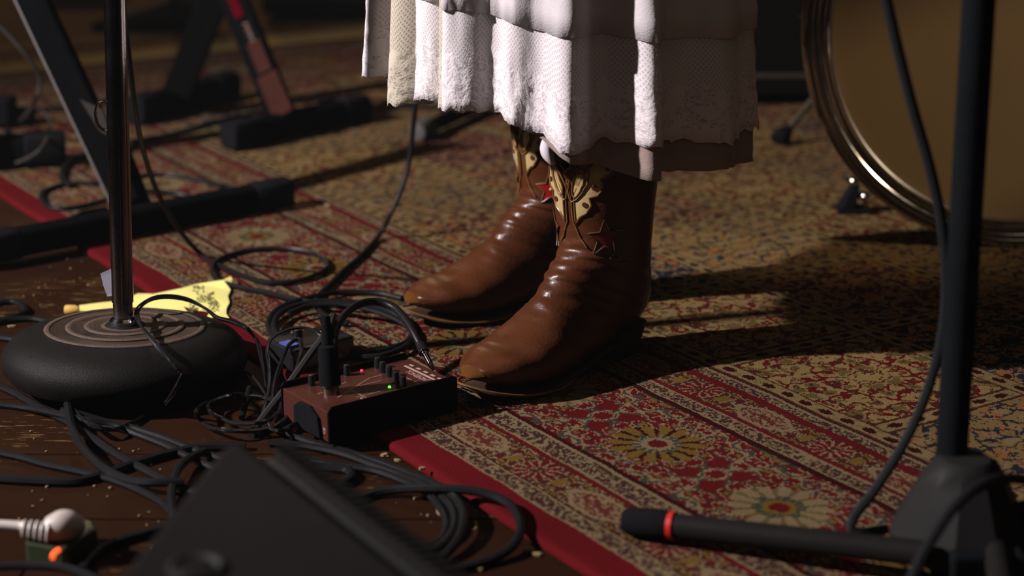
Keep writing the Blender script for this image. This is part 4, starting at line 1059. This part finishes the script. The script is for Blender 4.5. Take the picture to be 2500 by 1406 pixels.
# ------------------------------------------------------------------ ribbed black case in the foreground
fx = at(610, 1075, .18)
mo = empty('equipment_case', (fx.x + .02, fx.y - .16, 0), 0, 'large black plastic case with a ribbed edge, out of focus in the foreground', 'case')
CASE = mat('satin_black_plastic', (.013, .012, .0115), .6, 0, .15, 20, .15, 300, spec=.0)
HZ = .180
def top(px, py, z=HZ): return at(px, py, z) - mo.location
tl = [top(530, 1105), top(552, 1082), top(590, 1075)]
L_end = top(528, 1106) + (top(290, 1406) - top(528, 1106)) * 1.5
R_end = top(700, 1105) + (top(1130, 1406) - top(700, 1105)) * 1.5
ridge0 = top(600, 1085, HZ); ridge1 = ridge0 + (top(1000, 1406) - top(600, 1085)) * 1.5
poly = [L_end] + tl + [ridge0, ridge1]
def slab(poly, zb, name, m, bev=.006):
    q = MB(); n = len(poly); q.v = [tuple(p) for p in poly] + [(p[0], p[1], zb) for p in poly]
    q.f = [tuple(range(n)), tuple(reversed(range(n, 2 * n)))] + [(i, (i + 1) % n, (i + 1) % n + n, i + n) for i in range(n)]
    return q.build(name, m, mo, smooth=False, bevel=bev)
slab(poly, .0, 'shell', CASE, .010)
# channel: lower strip then raised ribbed strip on the right
r0 = top(664, 1080); r1 = r0 + (top(1085, 1406) - top(664, 1080)) * 1.5
q0_ = [Vector((ridge0.x, ridge0.y, HZ - .012)), Vector((r0.x, r0.y, HZ - .012)), Vector((r1.x, r1.y, HZ - .012)), Vector((ridge1.x, ridge1.y, HZ - .012))]
slab(q0_, .0, 'channel', mat('dark_channel', (.010, .010, .010), .7), .001)
s0 = top(720, 1095)
q1_ = [r0, s0, R_end, r1]
slab(q1_, .0, 'side_rail', CASE, .006)
dR = (R_end - s0).normalized(); wR = (s0 - r0).length; cross = Vector((-dR.y, dR.x, 0)); LR = (R_end - s0).length
prt = r0 + (s0 - r0) * .5
for i in range(34):
    c = (r0 + s0) * .5 + ((r1 + R_end) * .5 - (r0 + s0) * .5) * ((i + .6) / 34); 
    q = MB().box((c.x, c.y, HZ + .0005), (wR * .72, .0042, .004), Matrix.Rotation(math.atan2(dR.y, dR.x) - PI / 2, 3, 'Z') if False else None)
    q.build('rib', CASE, mo, smooth=False, bevel=.001)
kc = top(478, 1390, HZ)
MB().lathe([(.0165, HZ - kc.z), (.0165, .003), (.0145, .0035), (.0125, .001), (.0105, .0012)], Matrix.Translation((kc.x, kc.y, kc.z)), 32).build('recess_ring', mat('recess_black', (.004, .004, .004), .8), mo)
MB().lathe([(.0100, 0), (.0098, .0025), (0, .003)], Matrix.Translation((kc.x, kc.y, kc.z)), 32).build('button', CASE, mo)

# ------------------------------------------------------------------ mains plug in a lit socket block
WHT = mat('off_white_plastic', (.36, .32, .29), .45, 0, .1, 40)
pc = at(130, 1290, 0); pg = empty('mains_plug', pc, 0, 'off-white mains plug with ribbed cable relief in a dark socket block', 'plug')
P = [p - pc for p in path([(-30, 1280, .030), (20, 1282, .030), (52, 1284, .030)])]; MB().tube(P, .0042, 12).build('cord', WHT, pg)
for i in range(5):
    a = at(60 + i * 15, 1290 + i * 2, .030) - pc; 
    MB().lathe([(.0072 + i * .0004, -.0012), (.0078 + i * .0004, 0), (.0072 + i * .0004, .0012)], Matrix.Translation(a) @ Matrix.Rotation(PI / 2 + .15, 4, 'Y'), 20).build('relief_rib', WHT, pg)
a = at(52, 1284, .030) - pc; b_ = at(125, 1296, .030) - pc
MB().tube([a, b_], lambda t: .0046 + .0014 * t, 12).build('relief_core', WHT, pg)
hd = [at(*p) - pc for p in ((118, 1292, .030), (135, 1288, .031), (160, 1283, .031), (185, 1285, .026))]
MB().tube(spline(hd, .002), lambda t: .0100 + .0035 * math.sin(PI * min(1, t * 1.1)), 18).build('plug_body', WHT, pg)
sk0 = at(165, 1345, 0); sb = empty('socket_block', (sk0.x, sk0.y - .004, 0), -.35, 'dark green-black socket block with a glowing orange switch under the white plug', 'socket')
MB().prism([(-.020, -.03), (.020, -.03), (.024, .012), (.012, .026), (-.010, .026), (-.022, .012)], 0, .022).build('body', mat('dark_green_plastic', (.018, .024, .010), .35), sb, smooth=False, bevel=.004)
for (x, y_, L_, a_) in ((-.014, -.001, .012, .35), (-.009, .006, .009, -.35)):
    pass
sw = spline([at(128, 1362, .0225) - sb.location, at(131, 1352, .0225) - sb.location, at(138, 1346, .0225) - sb.location, at(144, 1342, .0225) - sb.location], .002)
Rm = Matrix.Rotation(.35, 3, 'Z'); MB().tube([Rm @ p for p in sw], .0022, 10).build('glowing_switch', mat('neon_orange', (1, .12, .02), .4, emis=((1, .10, .02), 1.3)), sb)
cable('black cable leading from the socket block behind the case', .0042, [(195, 1400, W), (215, 1370, W), (250, 1338, W), (300, 1318, W), (350, 1304, W), (420, 1284, W)])
cable('black cable along the bottom left corner', .0040, [(-20, 1384, .012), (60, 1380, .014), (130, 1382, .016), (180, 1392, .016), (230, 1412, .014), (280, 1440, .01)])

# ------------------------------------------------------------------ chips and crumbs
CHIP = mat('pale_wood_chip', (.20, .14, .06), .8, 0, .3, 80)
random.seed(21)
def chip(px, py, z, L_, W_, ang, label, fixed=None):
    q = MB(); pl = []
    n = 6
    for i in range(n):
        a = 2 * PI * i / n; k = random.uniform(.7, 1.1); pl.append((math.cos(a) * L_ / 2 * k, math.sin(a) * W_ / 2 * k))
    q.prism(pl, 0, .0015 + random.random() * .001, Matrix.Rotation(ang, 4, 'Z'))
    o = q.build('wood_chip', CHIP, smooth=False, loc=at(px, py, z)); tag(o, label, 'chip', 'pale wood chips'); return o
for a in ((800, 502, R - .003, .012, .005, -.5, 'pale chip on the rug right of the near stand foot'), (1072, 1252, .0003, .006, .016, .3, 'tan splinter inside the cable loop at bottom centre'), (1020, 1217, .0003, .012, .006, .1, 'whitish chip above the tan splinter'),
          (1290, 1342, .0003, .012, .008, .4, 'largest cream crumb by the red rug edge at bottom centre'), (1312, 1355, .0003, .009, .005, -.3, 'small crumb right of the largest cream crumb'), (305, 1165, .0003, .010, .006, -.2, 'pale chip among the left cables'),
          (705, 1076, .0003, .006, .004, 0, 'tiny chip left of the pedal front corner'), (938, 1112, .0003, .008, .006, .5, 'crumb just below the rug corner'), (970, 1126, .0003, .008, .003, -.4, 'thin crumb beside the red rug edge'), (1030, 1146, .009, .006, .005, 0, 'crumb on top of the red rug edge'),
          (210, 620, .0003, .009, .006, .2, 'crumb at the rug edge left of the pole'), (237, 630, .0003, .006, .004, .2, 'small crumb left of the pole'), (1170, 1393, .0003, .006, .004, 0, 'crumb near the bottom edge'), (32, 490, .0003, .007, .004, 0, 'crumb by the rug edge at the far left'),
          (30, 798, .0003, .012, .004, 0, 'pale sliver left of the round base'), (52, 780, .0003, .006, .004, 0, 'tiny chip left of the round base')): chip(*a)
db = MB()
for i in range(160):
    px = random.choice([random.uniform(20, 420), random.uniform(700, 1180), random.uniform(60, 260)]); py = random.uniform(1040, 1390) if px > 270 or i % 2 else random.uniform(600, 780)
    p = at(px, py, .0002)
    g = (p - RUG_O)
    if g.x * VDIR.x + g.y * VDIR.y > -.01: continue
    s_ = random.uniform(.0008, .0024); db.box((p.x, p.y, .0002 + s_ * .3), (s_, s_ * random.uniform(.4, 1), s_ * .6), Matrix.Rotation(random.random() * 3, 3, 'Z'))
tag(db.build('floor_debris', CHIP, smooth=False), 'fine pale crumbs scattered on the dark boards', 'debris', kind='stuff')

# ------------------------------------------------------------------ background: second rug, shoe, dark cases
def tan_rug():
    m = bpy.data.materials.new('tan_striped_rug'); T = NT(m)
    out = T.node('ShaderNodeOutputMaterial'); b = T.node('ShaderNodeBsdfPrincipled'); T.l.new(b.outputs[0], out.inputs[0])
    tc_ = T.node('ShaderNodeTexCoord'); sx = T.node('ShaderNodeSeparateXYZ'); T.l.new(tc_.outputs['Object'], sx.inputs[0])
    X = S(T, sx.outputs[0]); Y = S(T, sx.outputs[1]); n = T.noise(tc_.outputs['Object'], 26, 3); n2 = T.noise(tc_.outputs['Object'], 300, 2)
    c = T.mix(n, (.15, .082, .032), (.23, .14, .055))
    c = T.mix(Y.lt(.11), c, (.33, .23, .075)); c = T.mix(Y.gt(.13) * Y.lt(.22) * n.gt(.56), c, (.10, .045, .02)); c = T.mix((Y - .29).abs().lt(.03), c, (.28, .18, .06))
    hs = T.node('ShaderNodeHueSaturation'); T.put(hs.inputs['Color'], c); T.put(hs.inputs['Value'], n2 * .5 + .75); T.l.new(hs.outputs[0], b.inputs['Base Color'])
    b.inputs['Roughness'].default_value = .95; b.inputs['Specular IOR Level'].default_value = .1
    return m
o = MB().box((1.2, 1.0, .004), (3.6, 2.0, .0075)).build('tan_rug', tan_rug(), smooth=False, bevel=.002)
b0 = RUG_O + UDIR * (UE + .004); o.location = (b0.x - VDIR.x * .9, b0.y - VDIR.y * .9, 0); o.rotation_euler = (0, 0, RUG_A)
tag(o, 'dull tan striped rug beyond the red patterned rug', 'rug')
sh = at(330, 82, .0)
pr2 = empty('person', (sh.x, sh.y, .0085), 0, 'bystander seen only as a dark shoe and grey-green trouser leg at the top left', 'person')
q = MB(); xs_ = [0, .03, .08, .14, .19, .23, .262, .275]; pw = [.018, .036, .044, .040, .036, .038, .034, .02]; ph_ = [.016, .030, .042, .058, .075, .088, .092, .09]
for x, w_, h_ in zip(xs_, pw, ph_):
    for k in range(14):
        a = 2 * PI * k / 14; q.v.append((x - .10, w_ * math.cos(a), max(0, h_ / 2 + h_ / 2 * math.sin(a) * (1 if math.sin(a) > 0 else 1))))
for i in range(len(xs_) - 1):
    for k in range(14): q.f.append((i * 14 + k, i * 14 + (k + 1) % 14, (i + 1) * 14 + (k + 1) % 14, (i + 1) * 14 + k))
q.f += [tuple(reversed(range(14))), tuple(range(14 * 7, 14 * 8))]
q.build('shoe', mat('dark_shoe', (.010, .010, .011), .5), pr2, sub=1)
lgm = MB().tube(spline([(.135, 0, .065), (.145, .0, .14), (.150, .01, .28), (.13, .03, .5)], .02), lambda t: .058 - .006 * math.sin(t * 9) + .02 * t, 22, flat=(1.1, .95))
lgm.build('trouser_leg', mat('grey_green_cloth', (.075, .072, .048), .85, 0, .3, 12, .5, 30), pr2)
def case(px0, px1, py, depth, h_, label, lift=.0, name='flight_case', col=(.006, .0055, .005)):
    a = at(px0, py, .008); b_ = at(px1, py, .008); w_ = (b_ - a).length; e = empty(name, ((a.x + b_.x) / 2, a.y + depth / 2 + .01, .0085), 0, label, 'case')
    m = mat('case_%s' % label[:22].replace(' ', '_'), col, .6, 0, .2, 12, spec=.05)
    MB().box((0, 0, h_ / 2 + .012), (w_, depth, h_ - .012)).build('body', m, e, smooth=False, bevel=.006)
    for sx_ in (-1, 1):
        for sy_ in (-1, 1): MB().lathe([(.016, 0), (.018, .012)], Matrix.Translation((sx_ * (w_ / 2 - .05), sy_ * (depth / 2 - .04), 0)), 14).build('foot', RUBBER, e)
    MB().box((0, -depth / 2 - .003, .055), (w_ * .98, .006, .008)).build('edge_strip', mat('dull_edge_metal', (.03, .022, .016), .6, .2), e, smooth=False, bevel=.001)
    return e
case(640, 1180, 58, .45, .34, 'dark wide case standing on the tan rug behind the dress')
case(1760, 2010, 262, .40, .40, 'dark case on the rug between the dress and the drum', col=(.003, .002, .0018))
case(90, 290, -6, .3, .3, 'dark box at the very top left')
# room shell
WALLM = mat('dark_brown_wall', (.05, .035, .025), .9)
def wall(name, c, s_): tag(MB().box(c, s_).build(name, WALLM, smooth=False), kind='structure', label='dark brown wall of the room')
wall('wall_back', (0, 7.15, 1.5), (9, .1, 3.1)); wall('wall_left', (-4.55, 2.6, 1.5), (.1, 9.0, 3.1)); wall('wall_right', (4.55, 2.6, 1.5), (.1, 9.0, 3.1))
